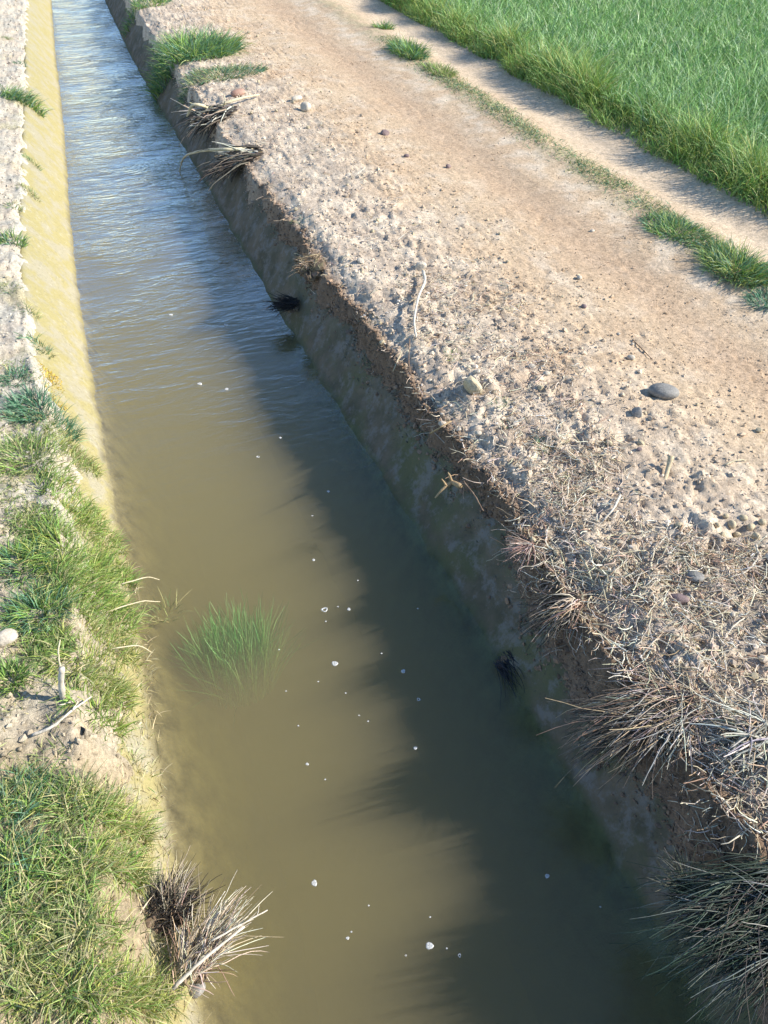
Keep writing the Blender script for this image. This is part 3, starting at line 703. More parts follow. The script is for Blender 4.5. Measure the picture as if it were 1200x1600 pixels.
clump('grass_tuft', 105, 770, .10, 800, (.03, .08), (.0025, .0045), G_YELL+G_FRESH, 'yellow green clump leaning over the lining, uppermost of the long grass patch', 'grass tuft', .6, 1, azmu=1.2, azs=1.2, seed=48, group=GG)
clump('grass_tuft', 100, 865, .12, 1200, (.04, .10), (.0025, .0045), G_FRESH+G_YELL[:2], 'bright green clump in the middle of the long grass patch', 'grass tuft', .6, 1, seed=49, group=GG)
clump('grass_tuft', 30, 880, .09, 600, (.04, .08), (.0025, .0045), G_BLUE+G_FRESH, 'dark green clump at the picture edge beside the long patch', 'grass tuft', .6, 1, seed=50, group=GG)
clump('grass_tuft', 145, 935, .11, 1100, (.05, .11), (.0025, .0045), G_YELL+G_FRESH, 'yellow green clump spilling towards the submerged plant', 'grass tuft', .7, 1, azmu=1.5, azs=1.1, seed=51, group=GG)
clump('grass_tuft', 60, 955, .09, 700, (.04, .09), (.0025, .0045), G_BLUE[:3]+G_FRESH, 'broad bladed blue green clump left of the yellow green one', 'grass tuft', .6, 1, seed=52, group=GG)
clump('grass_tuft', 125, 1015, .10, 1000, (.03, .08), (.002, .004), G_YELL, 'yellowish matted clump right above the white peg', 'grass tuft', .7, 1, seed=53, group=GG)
clump('grass_tuft', 15, 1062, .05, 320, (.03, .07), (.003, .005), G_FRESH, 'fresh green tuft at the picture edge left of the white peg', 'grass tuft', .5, 1, seed=54, group=GG)
clump('grass_tuft', 150, 1115, .055, 330, (.04, .08), (.0025, .0045), G_YELL[:3]+G_FRESH, 'star shaped light green tuft right below the white peg', 'grass tuft', .7, .8, seed=55, group=GG)
clump('grass_tuft', 203, 1192, .03, 60, (.02, .05), (.002, .003), G_DULL, 'tiny dull rosette on the bare lining close to the water', 'grass tuft', .9, .6, seed=56, group=GG)
EX = [(115, 715, .07, G_YELL+G_DULL, 'olive clump on the lining just right of the bluish clump'), (150, 835, .07, G_YELL+G_FRESH, 'yellow green clump on the lining right of the bright middle clump'),
      (60, 820, .08, G_DULL+G_FRESH, 'dull green clump left of the upper yellow green clumps'), (175, 890, .06, G_FRESH+G_YELL, 'green clump overhanging the lining closest to the sunken weed'),
      (95, 925, .08, G_FRESH+G_DULL, 'mid green clump between the dark and the spilling yellow clump'), (170, 1000, .06, G_YELL+G_DULL, 'dry yellowish clump on the lining level with the submerged plant'),
      (155, 1060, .05, G_YELL+G_DULL, 'thin yellowish clump on the lining up and right of the white peg'), (75, 1010, .06, G_DULL+G_FRESH, 'dull clump directly up and left of the white peg')]
for k, (u, v, r_, cl, lb) in enumerate(EX):
    clump('grass_tuft', u, v, r_*1.2, 1000, (.025, .07), (.0022, .0042), cl, lb, 'grass tuft', .7, .9, seed=90+k, group=GG, radial=False, azmu=1.3, azs=1.7)
EX2 = [(12, 60, .05, 'tiny weed at the far upper left picture edge'), (48, 250, .05, 'thin grey weed on the white soil above the lip weed'), (20, 320, .05, 'sparse weed at the left edge above the small bright tuft'),
       (12, 450, .06, 'sparse grey weed at the left edge below the small bright tuft'), (40, 480, .05, 'thin grey weed on the white soil beside the yellow lining')]
for k, (u, v, r_, lb) in enumerate(EX2):
    clump('grass_tuft', u, v, r_, 160, (.015, .05), (.002, .004), G_DULL+G_BLUE[:1], lb, 'grass tuft', .8, .9, seed=110+k, group=GG)
NR = [(40, 1250, .075, G_FRESH+G_BLUE, 'dark fresh green clump at the top left of the near grass patch'),
      (130, 1262, .07, G_FRESH+G_DULL, 'mid green clump at the top of the near grass patch'),
      (185, 1275, .055, G_YELL+G_FRESH[:2], 'bright yellow green clump at the upper right of the near grass patch'),
      (20, 1350, .07, G_BLUE+G_FRESH, 'dark green clump at the left picture edge of the near patch'),
      (110, 1350, .08, G_FRESH, 'lush clump in the centre of the near grass patch'),
      (185, 1355, .05, G_YELL+G_FRESH, 'light green clump just left of the hollow of dry stems'),
      (40, 1440, .08, G_DULL+G_FRESH, 'greyish clump in the lower left of the near patch'),
      (130, 1440, .07, G_FRESH+G_DULL, 'green clump directly left of the brown dead stems'),
      (60, 1530, .08, G_YELL+G_DULL, 'dull yellow clump near the bottom left corner'),
      (150, 1545, .07, G_YELL+G_FRESH, 'bright yellow green clump at the bottom of the left bank'),
      (230, 1560, .05, G_YELL, 'straw yellow clump at the bottom beside the grey stone')]
for k, (u, v, r_, cl, lb) in enumerate(NR):
    clump('grass_tuft', u, v, r_*.95, 1200, (.03, .09), (.002, .0042), cl+G_DULL[1:3]+G_YELL[1:4:2], lb, 'grass tuft', .75, .9, seed=60+k, group=GG, radial=False, azmu=R.uniform(0, 6), azs=1.9)
# bright yellow moss
q = scatter(wpoly([(55, 560), (85, 560), (95, 605), (75, 615)], .3), 900, rng)
V, F_, C = turf(q, rng.uniform(.006, .014, len(q)), rng.uniform(.003, .006, len(q)), [(.62, .45, .05), (.55, .38, .05), (.62, .52, .14)], rng, .5, .5, seg=2, surf=both_h)
tag(link('moss_patch', make_mesh('moss_patch', V, F_, M_BLADE, C)), 'bright yellow moss patch at the lip of the left lining', 'moss')
# the plant under water
clump('submerged_plant', 378, 1075, .13, 1700, (.14, .33), (.003, .006), [(.17, .36, .11), (.11, .27, .09), (.26, .42, .16)], 'green grassy water plant standing submerged in the murky canal', 'water plant', .3, .4, azmu=.1, azs=.7, seed=80, stretch=(1.0, .7), zs=-.27, wob=.1)
o = clump('submerged_plant', 262, 960, .05, 60, (.04, .10), (.003, .005), G_DULL, 'small sunken weed beside the left lining next to the water plant', 'water plant', .5, .7, seed=81, zs=-.06)

# ------------------------------------------------------------------ dead tussocks: stalks plus root clump
D_WARM = [(.60, .48, .33), (.48, .35, .23), (.70, .60, .45), (.27, .17, .12), (.62, .56, .48)]
D_GREY = [(.36, .36, .33), (.48, .46, .40), (.26, .26, .23), (.58, .56, .48)]
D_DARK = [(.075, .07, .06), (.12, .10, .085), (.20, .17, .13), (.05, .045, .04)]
def tussock(name, u, v, label, groups, root_r, seed, root_mat=None, cat='dead grass clump', zs=None):
    p = on_ground(u, v) if zs is None else at(u, v, zs)
    e = bpy.data.objects.new(name, None); COL.objects.link(e); e.location = p; e.empty_display_size = .05
    tag(e, label, cat, 'dead clumps along the banks')
    rg = np.random.default_rng(seed+900); parts = []
    for (n, az, azs, lean, bend, L, W, cols, spread) in groups:
        a = rg.uniform(0, 6.28, n); r = np.sqrt(rg.random(n))*spread
        dx, dy = r*np.cos(a), r*np.sin(a); z = both_h(p[0]+dx, p[1]+dy)-p[2]-.004
        b = np.stack([dx, dy, np.maximum(z, -.03)+rg.uniform(0, root_r*.5, n)], 1)
        aa = rg.normal(math.radians(az), azs, n)
        parts.append(ribbons(b, aa, rg.normal(lean, .17, n), rg.normal(bend, .35, n), L[0]*.7+(L[1]-L[0]*.7)*rg.beta(1.6, 2.2, n), rg.uniform(W[0], W[1], n), pal(cols, n, .2, rg), 6, True, None, (1, .4), .10, rg))
    V, F_, C = join(parts); link('stalks', make_mesh('stalks', V, F_, M_STRAW, C), e)
    V0, F0 = ICO2; n = 26; Vs = []; Fs = []
    for k in range(n):
        a = rg.uniform(0, 6.28); r = root_r*math.sqrt(rg.random())*.8; s = root_r*rg.uniform(.18, .42)
        dx, dy = r*math.cos(a), r*math.sin(a); z = max(float(both_h(np.array([p[0]+dx]), np.array([p[1]+dy]))[0])-p[2], -.05)
        Vs.append(V0*(1+rg.normal(0, .16, (len(V0), 1)))*[s, s, s*.7]+[dx, dy, z]); Fs.append(F0+k*len(V0))
    Vs = np.concatenate(Vs); c = pal([(.13, .10, .07), (.20, .15, .10)], len(Vs), .15, rg)
    link('root_clump', make_mesh('root_clump', Vs, np.concatenate(Fs), M_CRUMB, c, smooth=False), e)
    return e
W3 = (.0022, .0042)
# azimuth is degrees from +Y towards +X; -90 points at the water from the right bank
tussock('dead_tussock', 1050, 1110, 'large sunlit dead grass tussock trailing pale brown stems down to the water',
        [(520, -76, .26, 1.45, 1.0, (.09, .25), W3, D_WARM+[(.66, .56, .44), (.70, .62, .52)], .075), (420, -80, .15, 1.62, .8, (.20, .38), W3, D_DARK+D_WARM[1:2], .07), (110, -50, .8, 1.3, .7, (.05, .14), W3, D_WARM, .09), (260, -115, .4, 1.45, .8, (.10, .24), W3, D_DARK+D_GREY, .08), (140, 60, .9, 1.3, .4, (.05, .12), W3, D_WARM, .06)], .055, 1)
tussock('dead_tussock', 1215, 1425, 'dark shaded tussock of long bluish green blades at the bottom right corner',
        [(800, -84, .22, 1.5, .95, (.12, .33), (.002, .004), [(.045, .075, .05), (.03, .045, .03), (.08, .10, .075), (.18, .20, .16)], .12), (300, -110, .5, 1.5, .8, (.10, .26), W3, D_DARK, .10), (25, -60, .7, 1.3, .5, (.1, .24), W3, D_GREY, .08)], .08, 2)  # blade colours darkened to carry the shade of this corner
tussock('dead_tussock', 1075, 1385, 'small dark spiky tussock at the foot of the shaded one in the bottom right corner',
        [(150, -60, 1.4, .8, .8, (.06, .15), (.0015, .003), [(.10, .12, .08), (.06, .07, .05), (.24, .22, .17)], .03)], .025, 3)
tussock('dead_tussock', 900, 950, 'half uprooted dark clump with pale looping stems above the waterline',
        [(130, -80, .35, 1.4, .9, (.10, .24), (.0025, .005), D_DARK, .04), (40, -110, .4, 1.0, 1.6, (.10, .2), (.003, .006), D_WARM, .03), (16, -85, .5, 1.0, 1.9, (.14, .22), (.004, .007), D_WARM[:1]+D_WARM[2:3], .03), (90, 170, .7, 1.3, .8, (.06, .14), W3, D_WARM, .04)], .035, 4)
tussock('dead_tussock', 832, 850, 'small reddish straw burst spreading like a fan over the right bank',
        [(130, -110, .85, 1.25, .5, (.06, .14), (.0018, .0032), [(.50, .33, .27), (.56, .42, .36), (.36, .22, .18), (.6, .5, .42)], .015)], .014, 5)
tussock('flattened_straw', 905, 628, 'combed bundle of pale straw pressed flat on the soil right of the tan block',
        [(70, -105, .35, 1.5, .3, (.07, .16), (.002, .0035), [(.56, .44, .34), (.42, .30, .24), (.64, .54, .44)], .03)], .012, 14, cat='straw bundle')
tussock('dead_tussock', 1190, 1150, 'grey withered broad leaves at the right picture edge beside the large tussock',
        [(70, -80, .9, 1.35, .5, (.08, .22), (.005, .009), D_GREY+[(.60, .58, .48)], .05), (200, -90, 1.2, 1.45, .3, (.06, .18), W3, D_GREY+D_WARM[:1], .10)], .03, 6)
tussock('dead_tussock', 392, 245, 'dark combed reed clump farther upstream with one long stalk arching to the water',
        [(190, -88, .14, 1.6, .7, (.22, .42), (.006, .012), D_DARK, .10), (50, -84, .18, 1.5, .6, (.18, .34), (.007, .013), D_GREY[1:]+D_WARM[:1], .07)], .08, 7)
tussock('dead_tussock', 350, 180, 'pale broken reed bundle lying on the rim just below the far green tufts',
        [(60, -75, .45, 1.55, .3, (.15, .42), (.008, .018), D_GREY[1:]+D_WARM[:1], .12), (160, -95, .2, 1.6, .7, (.2, .4), (.006, .012), D_DARK, .12)], .09, 8)
tussock('dead_tussock', 486, 412, 'crumbly brown root clump on the rim above a black mat of roots',
        [(150, -80, 1.6, 1.1, .6, (.04, .12), (.002, .004), [(.42, .33, .20), (.30, .20, .12), (.5, .4, .28)], .06)], .09, 9)
tussock('root_mat', 455, 468, 'flat black mat of wet roots hanging down the lining to the water',
        [(150, -85, .4, 1.5, .25, (.06, .16), (.003, .006), [(.03, .03, .03), (.05, .045, .04)], .055)], .045, 10, cat='root mat')
tussock('dead_tussock', 785, 1030, 'black wet stems lying in the waterline below the looping stem clump',
        [(90, 165, .3, 1.45, .3, (.08, .22), (.0025, .0045), [(.03, .035, .045), (.05, .05, .055)], .03)], .02, 11, zs=.02)
tussock('dead_tussock', 300, 1500, 'bleached dry stems leaning out over the water beside the near grass patch',
        [(190, 55, .26, 1.25, .5, (.10, .25), (.0020, .0038), [(.62, .56, .42), (.54, .46, .32), (.70, .64, .52), (.40, .31, .2)], .035), (60, 35, .4, .8, .4, (.06, .16), W3, D_WARM, .05), (90, 80, .8, 1.1, .5, (.05, .12), W3, D_WARM, .06)], .04, 12, zs=.13)
tussock('dead_tussock', 262, 1420, 'dark hollow clump of brown broken stems above the bleached ones',
        [(190, 60, 1.2, .8, .6, (.04, .12), (.0015, .003), D_DARK+[(.3, .22, .15)], .045), (70, 40, .5, .8, .4, (.08, .17), (.0015, .003), [(.5, .42, .3), (.6, .52, .4)], .03), (160, 75, .8, 1.3, .4, (.05, .13), W3, [(.03, .025, .02)], .06)], .07, 13, zs=.10)  # near-black stems and wide root clump stand in for the hollow's shade

# ------------------------------------------------------------------ single sticks, stalks and roots
def gp(u, v, dz=0.0):
    p = on_ground(u, v); return (p[0], p[1], p[2]+dz)
def stick(name, label, cat, chains, mat, seed, group=None):
    me = stick_mesh(name, [([np.array(q_) for q_ in pts], a, b) for pts, a, b in chains], mat, 7, .0006, seed)
    o0 = np.array([v.co[:] for v in me.vertices]); c = o0.mean(0); c[2] = o0[:, 2].min()
    me.vertices.foreach_set('co', (o0-c).astype(np.float32).ravel()); me.update()
    o = link(name, me, None, c); return tag(o, label, cat, group)
stick('dry_root', 'long pale curved root lying down the bank from a knobby stone', 'root', [([gp(661, 432, .03), gp(665, 450, .04), gp(652, 480, .05), gp(646, 510, .03), gp(650, 530, .01)], .008, .005)], M_BLEACH, 1)
stick('arching_stalk', 'long pale reed stalk arching from the reed clump down to the water', 'stalk', [([gp(395, 240, .03), tuple(at(350, 233, .42)), tuple(at(318, 235, .36)), tuple(at(290, 242, .22)), tuple(at(283, 255, .08)), tuple(at(280, 272, -.02))], .013, .004)], M_STALK, 2)
stick('bent_reed', 'thick pale reed folded in a sharp bend above the rim', 'stalk', [([gp(325, 174, .02), tuple(at(318, 165, .48)), tuple(at(300, 162, .50)), tuple(at(293, 182, .38))], .013, .010)], M_STALK, 3)
stick('bent_reed', 'thick straight reed running back from the pale reed bundle', 'stalk', [([gp(300, 196, .02), gp(335, 180, .05), gp(370, 165, .05), gp(405, 152, .02)], .018, .007), ([gp(350, 176, .05), tuple(at(352, 160, .50)), tuple(at(350, 148, .48))], .009, .005)], M_STALK, 4)
stick('thin_stalk', 'thin pale stalk pointing down at the rim left of the tan block', 'stalk', [([gp(632, 545, .02), tuple(at(622, 562, .37)), tuple(at(614, 580, .33))], .003, .002)], M_STALK, 5)
stick('thin_stalk', 'dark curved wire thin stalk hanging over the rim left of the tan block', 'stalk', [([gp(640, 538, .03), tuple(at(638, 570, .38)), tuple(at(645, 592, .34)), gp(660, 610, .0)], .0028, .002)], M_BARK, 6)
stick('reed_stub', 'yellow broken forked reed stub sticking out of the shaded bank', 'stub', [([gp(720, 760, .0), tuple(at(705, 752, .33)), tuple(at(690, 766, .31)), tuple(at(680, 778, .28))], .010, .003), ([tuple(at(706, 752, .33)), tuple(at(702, 742, .36)), tuple(at(700, 738, .37))], .006, .002), ([tuple(at(697, 758, .33)), tuple(at(690, 748, .36))], .005, .002)], M_RUST, 7)
stick('thin_stalk', 'thin brown stalk slanting away from the yellow reed stub', 'stalk', [([gp(724, 755, .01), gp(742, 778, .01), gp(755, 800, .005)], .003, .002)], M_BARK, 8)
stick('reed_stub', 'short split orange stick below the white pebbles at the rim', 'stub', [([gp(672, 680, .01), tuple(at(688, 668, .38)), tuple(at(705, 658, .38))], .004, .003)], M_RUST, 9)
stick('wooden_stake', 'small flat wooden stake stuck in the hoof marked soil', 'stake', [([gp(1036, 756, -.01), gp(1041, 742, .02), gp(1044, 727, .045)], .008, .011)], M_TAN, 10)
stick('twig', 'long thin pale twig lying across the soil left of the stake', 'twig', [([gp(872, 718, .008), gp(910, 717, .012), gp(948, 712, .008)], .0022, .0015)], M_STALK, 11)
stick('twig', 'dark thin twig lying on the bare track above the grey cobble', 'twig', [([gp(988, 532, .005), gp(1003, 548, .008), gp(1018, 562, .004)], .0028, .002)], M_BARK, 12)
stick('twig', 'crooked pale twig lying on the track right of the stake', 'twig', [([gp(1132, 728, .006), gp(1150, 722, .010), gp(1165, 721, .006)], .003, .002)], M_STALK, 13)
stick('twig', 'curled grey root on the soil near the right picture edge', 'twig', [([gp(1178, 858, .02), gp(1182, 880, .03), gp(1165, 900, .02), gp(1140, 905, .01)], .004, .002)], M_BLEACH, 14)
stick('twig', 'thick pale stem lying in the straw below the twig and the stake', 'twig', [([gp(968, 778, .012), gp(958, 800, .016), gp(940, 818, .01)], .005, .003)], M_BLEACH, 15)
stick('twig', 'pale twig lying across the rim above the reed clump with the looping stems', 'twig', [([gp(905, 870, .012), gp(918, 895, .02), gp(925, 915, .008)], .0035, .002)], M_STALK, 16)
stick('white_peg', 'short bleached peg standing in a shady hollow of the left bank', 'peg', [([gp(97, 1092, -.02), tuple(at(95, 1065, .42)), tuple(at(97, 1044, .47))], .0095, .008)], M_BLEACH, 17)
stick('thin_stalk', 'thin pale stem rising behind the bleached peg', 'stalk', [([tuple(at(95, 1044, .45)), tuple(at(90, 1020, .48)), tuple(at(94, 1000, .5))], .003, .002)], M_STALK, 18)
stick('twig', 'long forked pale twig curving over the left bank below the peg', 'twig', [([gp(52, 1152, .01), gp(85, 1143, .02), gp(115, 1120, .03), gp(145, 1092, .012)], .005, .0022), ([gp(118, 1118, .028), gp(128, 1102, .03), gp(95, 1108, .02)], .0025, .0015)], M_BLEACH, 19)
for k, (a, b, lb) in enumerate([((196, 955), (250, 940), 'dry pale stalk reaching over the water, upper one beside the submerged plant'), ((205, 1012), (238, 1020), 'dry pale stalk reaching over the water, lower one beside the submerged plant'),
                                ((218, 912), (249, 906), 'short dry stalk over the water above the two longer ones')]):
    pa, pb = at(a[0], a[1], .14), at(b[0], b[1], .05); pm = (pa+pb)/2+[0, 0, .03]
    stick('dry_stalk', lb, 'stalk', [([tuple(pa-[.06, 0, -.02]), tuple(pm), tuple(pb)], .0025, .0016)], M_STALK, 30+k, 'dry stalks over the water')
stick('forked_twig', 'thin forked white twig sticking out over the water from the bleached stems', 'twig', [([tuple(at(330, 1470, .20)), tuple(at(385, 1440, .19)), tuple(at(418, 1422, .18))], .0025, .0015), ([tuple(at(402, 1431, .185)), tuple(at(405, 1415, .20))], .0014, .001)], M_BLEACH, 40)
stick('thick_stem', 'thick bleached stem in the bundle of dry stems over the water', 'stem', [([tuple(at(270, 1545, .16)), tuple(at(315, 1500, .19)), tuple(at(382, 1448, .17))], .005, .003)], M_BLEACH, 41)
stick('thin_stalk', 'short white stick lying in the dark shaded bank at the bottom right', 'stalk', [([tuple(at(1108, 1473, .30)), tuple(at(1130, 1482, .30)), tuple(at(1160, 1483, .29))], .0024, .0016)], M_BLEACH, 42)
# scattered straws one can pick out
for k in range(46):
    u = R.uniform(880, 1190); v = R.uniform(870, 1230)
    if v > 620+ (u-700)*1.25: v = R.uniform(830, 1000)
    p = np.array(gp(u, v, .012)); a = R.uniform(0, 6.28); L = R.uniform(.07, .15)
    d = np.array([math.cos(a), math.sin(a), 0])*L/2; 
    if p[0] < float(right_edge(p[1]))+.03: continue
    A = p-d; B = p+d; A[2] = gz(A[0], A[1])+.01; B[2] = gz(B[0], B[1])+.012
    if min(A[0], B[0]) < float(right_edge(p[1]))+.02: continue
    mid = (A+B)/2; mid[2] = max(mid[2], p[2])+R.uniform(0, .014); mid[:2] += R.normal(0, .008, 2)
    stick('straw', autolabel('long loose straw', p), 'straw', [([tuple(A), tuple(mid), tuple(B)], .0022, .0014)], M_STALK if k % 3 else M_BLEACH, 100+k, 'long loose straws on the right bank')

# ------------------------------------------------------------------ stones
def stone(name, u, v, dims, mat, label, seed, rz=0., tilt=(0, 0), embed=.25, rough=.12, facet=False, cat='stone', group=None, level=3):
    p = on_ground(u, v)
    me = rock_mesh(name, dims, mat, seed, level, rough, 0, facet)
    o = link(name, me, None, (p[0], p[1], p[2]+dims[2]*(.5-embed))); o.rotation_euler = (tilt[0], tilt[1], rz)
    return tag(o, label, cat, group)
G1 = 'stones on the right bank and track'
stone('cobble', 1036, 617, (.135, .085, .06), M_GREY, 'smooth grey oval cobble lying on the track edge', 1, -.45, (0, .1), .2, .04, group=G1)
stone('stone', 995, 648, (.055, .05, .045), M_GREY, 'small grey angular stone just below left of the grey cobble', 2, .4, facet=True, group=G1)
stone('stone_block', 737, 609, (.065, .105, .12), M_TAN, 'tan rounded block half buried at the rim, casting a shadow to the left', 3, .3, (.1, -.15), .35, .08, facet=True, cat='block', group=G1)
stone('stone', 478, 172, (.09, .08, .08), M_PALE, 'pale round stone on the far bank beside a whitish one', 4, 0, group=G1)
stone('stone', 463, 157, (.11, .07, .05), M_PALE, 'whitish flat stone just above the pale round one on the far bank', 5, .5, group=G1)
stone('stone', 372, 148, (.13, .09, .06), M_RED, 'reddish flat stone behind the pale reed bundle', 6, .3, group=G1)
stone('stone', 1086, 903, (.055, .042, .025), M_GREY, 'flat grey oval pebble in the straw, larger of the two near the right edge', 7, -.5, group=G1)
stone('stone', 1060, 938, (.06, .035, .03), M_PURPLE, 'purple brown oval pebble in the straw', 8, -.8, group=G1)
stone('stone', 1143, 962, (.022, .02, .018), M_PALE, 'small white round pebble right of the purple brown one', 9, group=G1)
stone('stone', 658, 420, (.07, .055, .05), M_PALE, 'knobby pale stone at the upper end of the long curved root', 10, .2, facet=True, group=G1)
stone('stone', 681, 620, (.028, .024, .02), M_PALE, 'white pebble just left below the tan block', 11, group=G1) if False else None
WP = [(699, 630, .020, 'white pebble just left below the tan block'), (691, 648, .018, 'elongated white pebble at the rim below the tan block'), (692, 664, .034, 'larger pale chip at the rim above the split orange stick'),
      (717, 672, .026, 'oval white pebble right of the split orange stick'), (734, 682, .018, 'bright white round pebble in the reddish soil'), (747, 678, .026, 'white angular pebble right of the bright round one'),
      (745, 582, .034, 'pale lump just above the tan block'), (648, 566, .022, 'white pebble beside the dark curved stalk'), (672, 595, .018, 'greyish pebble in the hollow left of the tan block'),
      (860, 625, .026, 'pale round pebble in the combed straw right of the block'), (830, 575, .036, 'pale flat pebble above the combed straw'), (854, 585, .03, 'rounded pale pebble right of the flat one'),
      (999, 703, .022, 'bright round pebble in front of the dark hollow'), (943, 735, .024, 'white pebble left of the wooden stake'), (1092, 742, .024, 'small pale chip right of the wooden stake'),
      (868, 812, .024, 'pale pebble above the reddish straw burst'), (1000, 876, .016, 'tiny white pebble in the middle of the straw litter'), (1112, 946, .012, 'tiny white chip next to the purple brown pebble'),
      (1200, 872, .03, 'pale pebble at the right picture edge'), (905, 435, .03, 'flat pale pebble on the track'), (985, 560, .035, 'pale half buried pebble above the grey cobble'),
      (563, 410, .05, 'pale lump near the rim above the long curved root'), (925, 362, .03, 'white pebble on the track by the trodden strip'), (1140, 285, .03, 'dark speck like pebble on the right wheel track'),
      (700, 262, .045, 'dark clod on the smooth track, upper one'), (635, 245, .04, 'dark clod on the track left of the upper one'), (912, 480, .03, 'dark little clod in the left wheel track'), (600, 210, .07, 'dark flat clod farthest up the track')]
for k, (u, v, s, lb) in enumerate(WP):
    mt = M_PALE if 'dark' not in lb else M_PURPLE
    stone('pebble', u, v, (s*1.15, s*.9, s*.75), mt, lb, 20+k, R.uniform(0, 3), (0, 0), .3, .12, facet=k % 3 == 0, cat='pebble', group='pebbles picked out on the right bank', level=2)
for k, (u, v, s) in enumerate([(1142, 822, .032), (1160, 812, .028), (1172, 826, .030), (1150, 838, .026), (1128, 838, .024), (1180, 840, .030), (1133, 808, .022), (1190, 818, .026), (1165, 850, .024), (1120, 822, .02)]):
    stone('clod', u, v, (s*1.1, s*.9, s*.9), M_TAN, autolabel('brown soil clod', on_ground(u, v)), 60+k, R.uniform(0, 3), (0, 0), .2, .15, cat='clod', group='clods in the hoof hole', level=2)
stone('stone', 309, 1549, (.045, .04, .035), M_GREY, 'bluish grey stone at the bottom of the left bank by the water', 12, .3, embed=.0, group='stones of the left bank')
stone('stone', 12, 1000, (.07, .06, .045), M_PALE, 'rounded cream stone at the left picture edge among white soil', 13, .3, group='stones of the left bank')
stone('stone', 86, 1125, (.012, .01, .009), M_PALE, 'tiny white pebble under the forked twig', 14, .3, group='stones of the left bank')
# anonymous pebbles and clods, one object each
protos = [rock_mesh('pebble', (1, .8, .65), M_PALE, 200+k, 2, .14, 0, k % 2 == 0) for k in range(4)] + [rock_mesh('clod', (1, .85, .7), M_TAN, 220+k, 2, .22, 0, True) for k in range(4)]
zones = [(bank, 90, 'clod', 4, 'loose soil clod', 'soil clods on the right bank', m_bank, (.014, .042)),
         (bank, 40, 'pebble', 0, 'small pale pebble', 'small pebbles of the right bank', m_bank, (.008, .020))]
for poly, n, nm, off, lb, grp, mk, sz in zones:
    q = scatter(poly, n, R, mk); base = None
    q = q[np.argsort([min(math.hypot(to_px((a[0], a[1], .36))[0]-w[0], to_px((a[0], a[1], .36))[1]-w[1]) for w in LAND) for a in q])]
    for k in range(n):
        s = R.uniform(*sz)
        me = protos[off + k % 4]
        if base is None: o = link(nm, me); base = o
        else: o = base.copy(); o.data = me; COL.objects.link(o)
        o.location = (q[k, 0], q[k, 1], gz(q[k, 0], q[k, 1])+s*.2); o.rotation_euler = (R.uniform(-.3, .3), R.uniform(-.3, .3), R.uniform(0, 6.28)); o.scale = (s, s, s)
        tag(o, autolabel(lb, o.location), nm, grp)

# ------------------------------------------------------------------ foam bubbles drifting on the water
def bubble_mesh(r, k, ring=False):
    V = []; F_ = []; n = 14; rings = [(r*1.0, 0.0), (r*.98, r*.22), (r*.84, r*.30), (r*.60, r*.22), (r*.50, .0005)] if ring else [(r, 0.), (r*.97, r*.15), (r*.75, r*.26), (r*.4, r*.18), (r*.02, r*.24)]
    for j, (rr, h) in enumerate(rings):
        for i_ in range(n):
            a = i_*2*math.pi/n; w = 1+.10*math.sin(3*a+k)+.06*math.sin(7*a+2*k)
            V.append((rr*w*math.cos(a), rr*w*math.sin(a)*.85, h*(1+.3*math.sin(5*a+k))))
    for j in range(len(rings)-1):
        for i_ in range(n):
            b = (i_+1) % n; F_.append((j*n+i_, j*n+b, (j+1)*n+b, (j+1)*n+i_))
    me = bpy.data.meshes.new('foam_bubble'); me.from_pydata(V, [], F_); me.polygons.foreach_set('use_smooth', [True]*len(F_)); me.materials.append(M_FOAM); return me
BM = [bubble_mesh(1.0, k*1.7, k % 4 == 0) for k in range(4)]
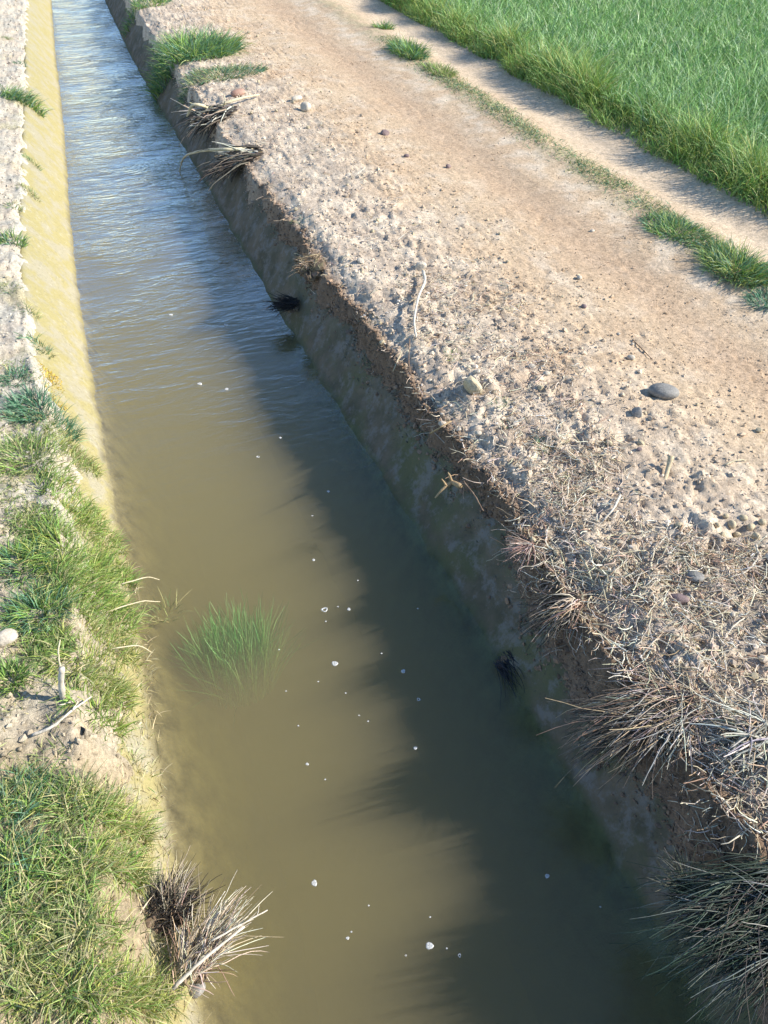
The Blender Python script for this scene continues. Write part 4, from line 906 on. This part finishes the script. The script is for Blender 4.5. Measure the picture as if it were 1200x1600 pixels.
BB = [(507, 953, 6, 'open foam ring drifting in mid canal right of the submerged plant'), (545, 952, 3.5, 'smaller foam ring just right of the open ring'), (523, 1037, 6, 'speckled foam disc below the two rings in mid canal'),
      (630, 1049, 4.5, 'bright oval foam fleck where the canal water begins to darken'), (654, 1093, 3.5, 'small foam ring below the bright oval fleck'), (649, 1169, 3.5, 'small foam ring farther down below the one in the dark edge'),
      (491, 1380, 5.5, 'bluish foam ring in the lower left of the open water'), (671, 1478, 6.5, 'largest bluish foam ring near the bottom of the picture'), (718, 1493, 3, 'small foam fleck right of the largest bluish ring'),
      (480, 1194, 3, 'foam fleck in the middle of the murky water'), (855, 1369, 4, 'pale foam fleck in the dark water close to the right bank'), (513, 768, 3, 'foam fleck above the submerged plant in mid canal'),
      (403, 714, 3, 'foam fleck upstream in the rippled water, lower of the near pair'), (438, 684, 2.5, 'foam fleck upstream, upper of the near pair'), (312, 600, 4.5, 'white foam fleck upstream, left one of the bright pair'), (354, 608, 3.5, 'white foam fleck upstream, right one of the bright pair'),
      (353, 508, 3.5, 'foam fleck farthest upstream by the right bank'), (267, 492, 3.5, 'foam fleck on the ripples in the upper canal'), (490, 875, 3, 'foam fleck just above the open foam ring'),
      (543, 1466, 3, 'tiny broken foam ring left of the largest bluish ring')]
for k, (u, v, r_, lb) in enumerate(BB):
    p = at(u, v, .001); d = math.sqrt(p[0]**2+p[1]**2+CAM_H**2); s = r_*d/F_PX*.85
    o = link('foam_bubble', BM[k % 4], None, p); o.scale = (s, s, s); o.rotation_euler = (0, 0, k*1.3); tag(o, lb, 'foam bubble', 'foam bubbles drifting on the canal')
for k, (u, v) in enumerate([(528, 948), (653, 951), (559, 907), (509, 971), (488, 806), (497, 1065), (540, 1083), (575, 1127), (561, 1118), (596, 1021), (672, 1433), (549, 1456), (634, 1493), (576, 1415), (508, 1218), (466, 1134), (447, 1080), (436, 1015), (698, 1482), (938, 1417)]):
    p = at(u, v, .001); s = 1.4*math.sqrt(p[0]**2+p[1]**2+CAM_H**2)/F_PX
    o = link('foam_bubble', BM[k % 4], None, p); o.scale = (s, s, s*1.5); tag(o, autolabel('pinhead foam speck', p, WLAND), 'foam bubble', 'pinhead foam specks on the canal')
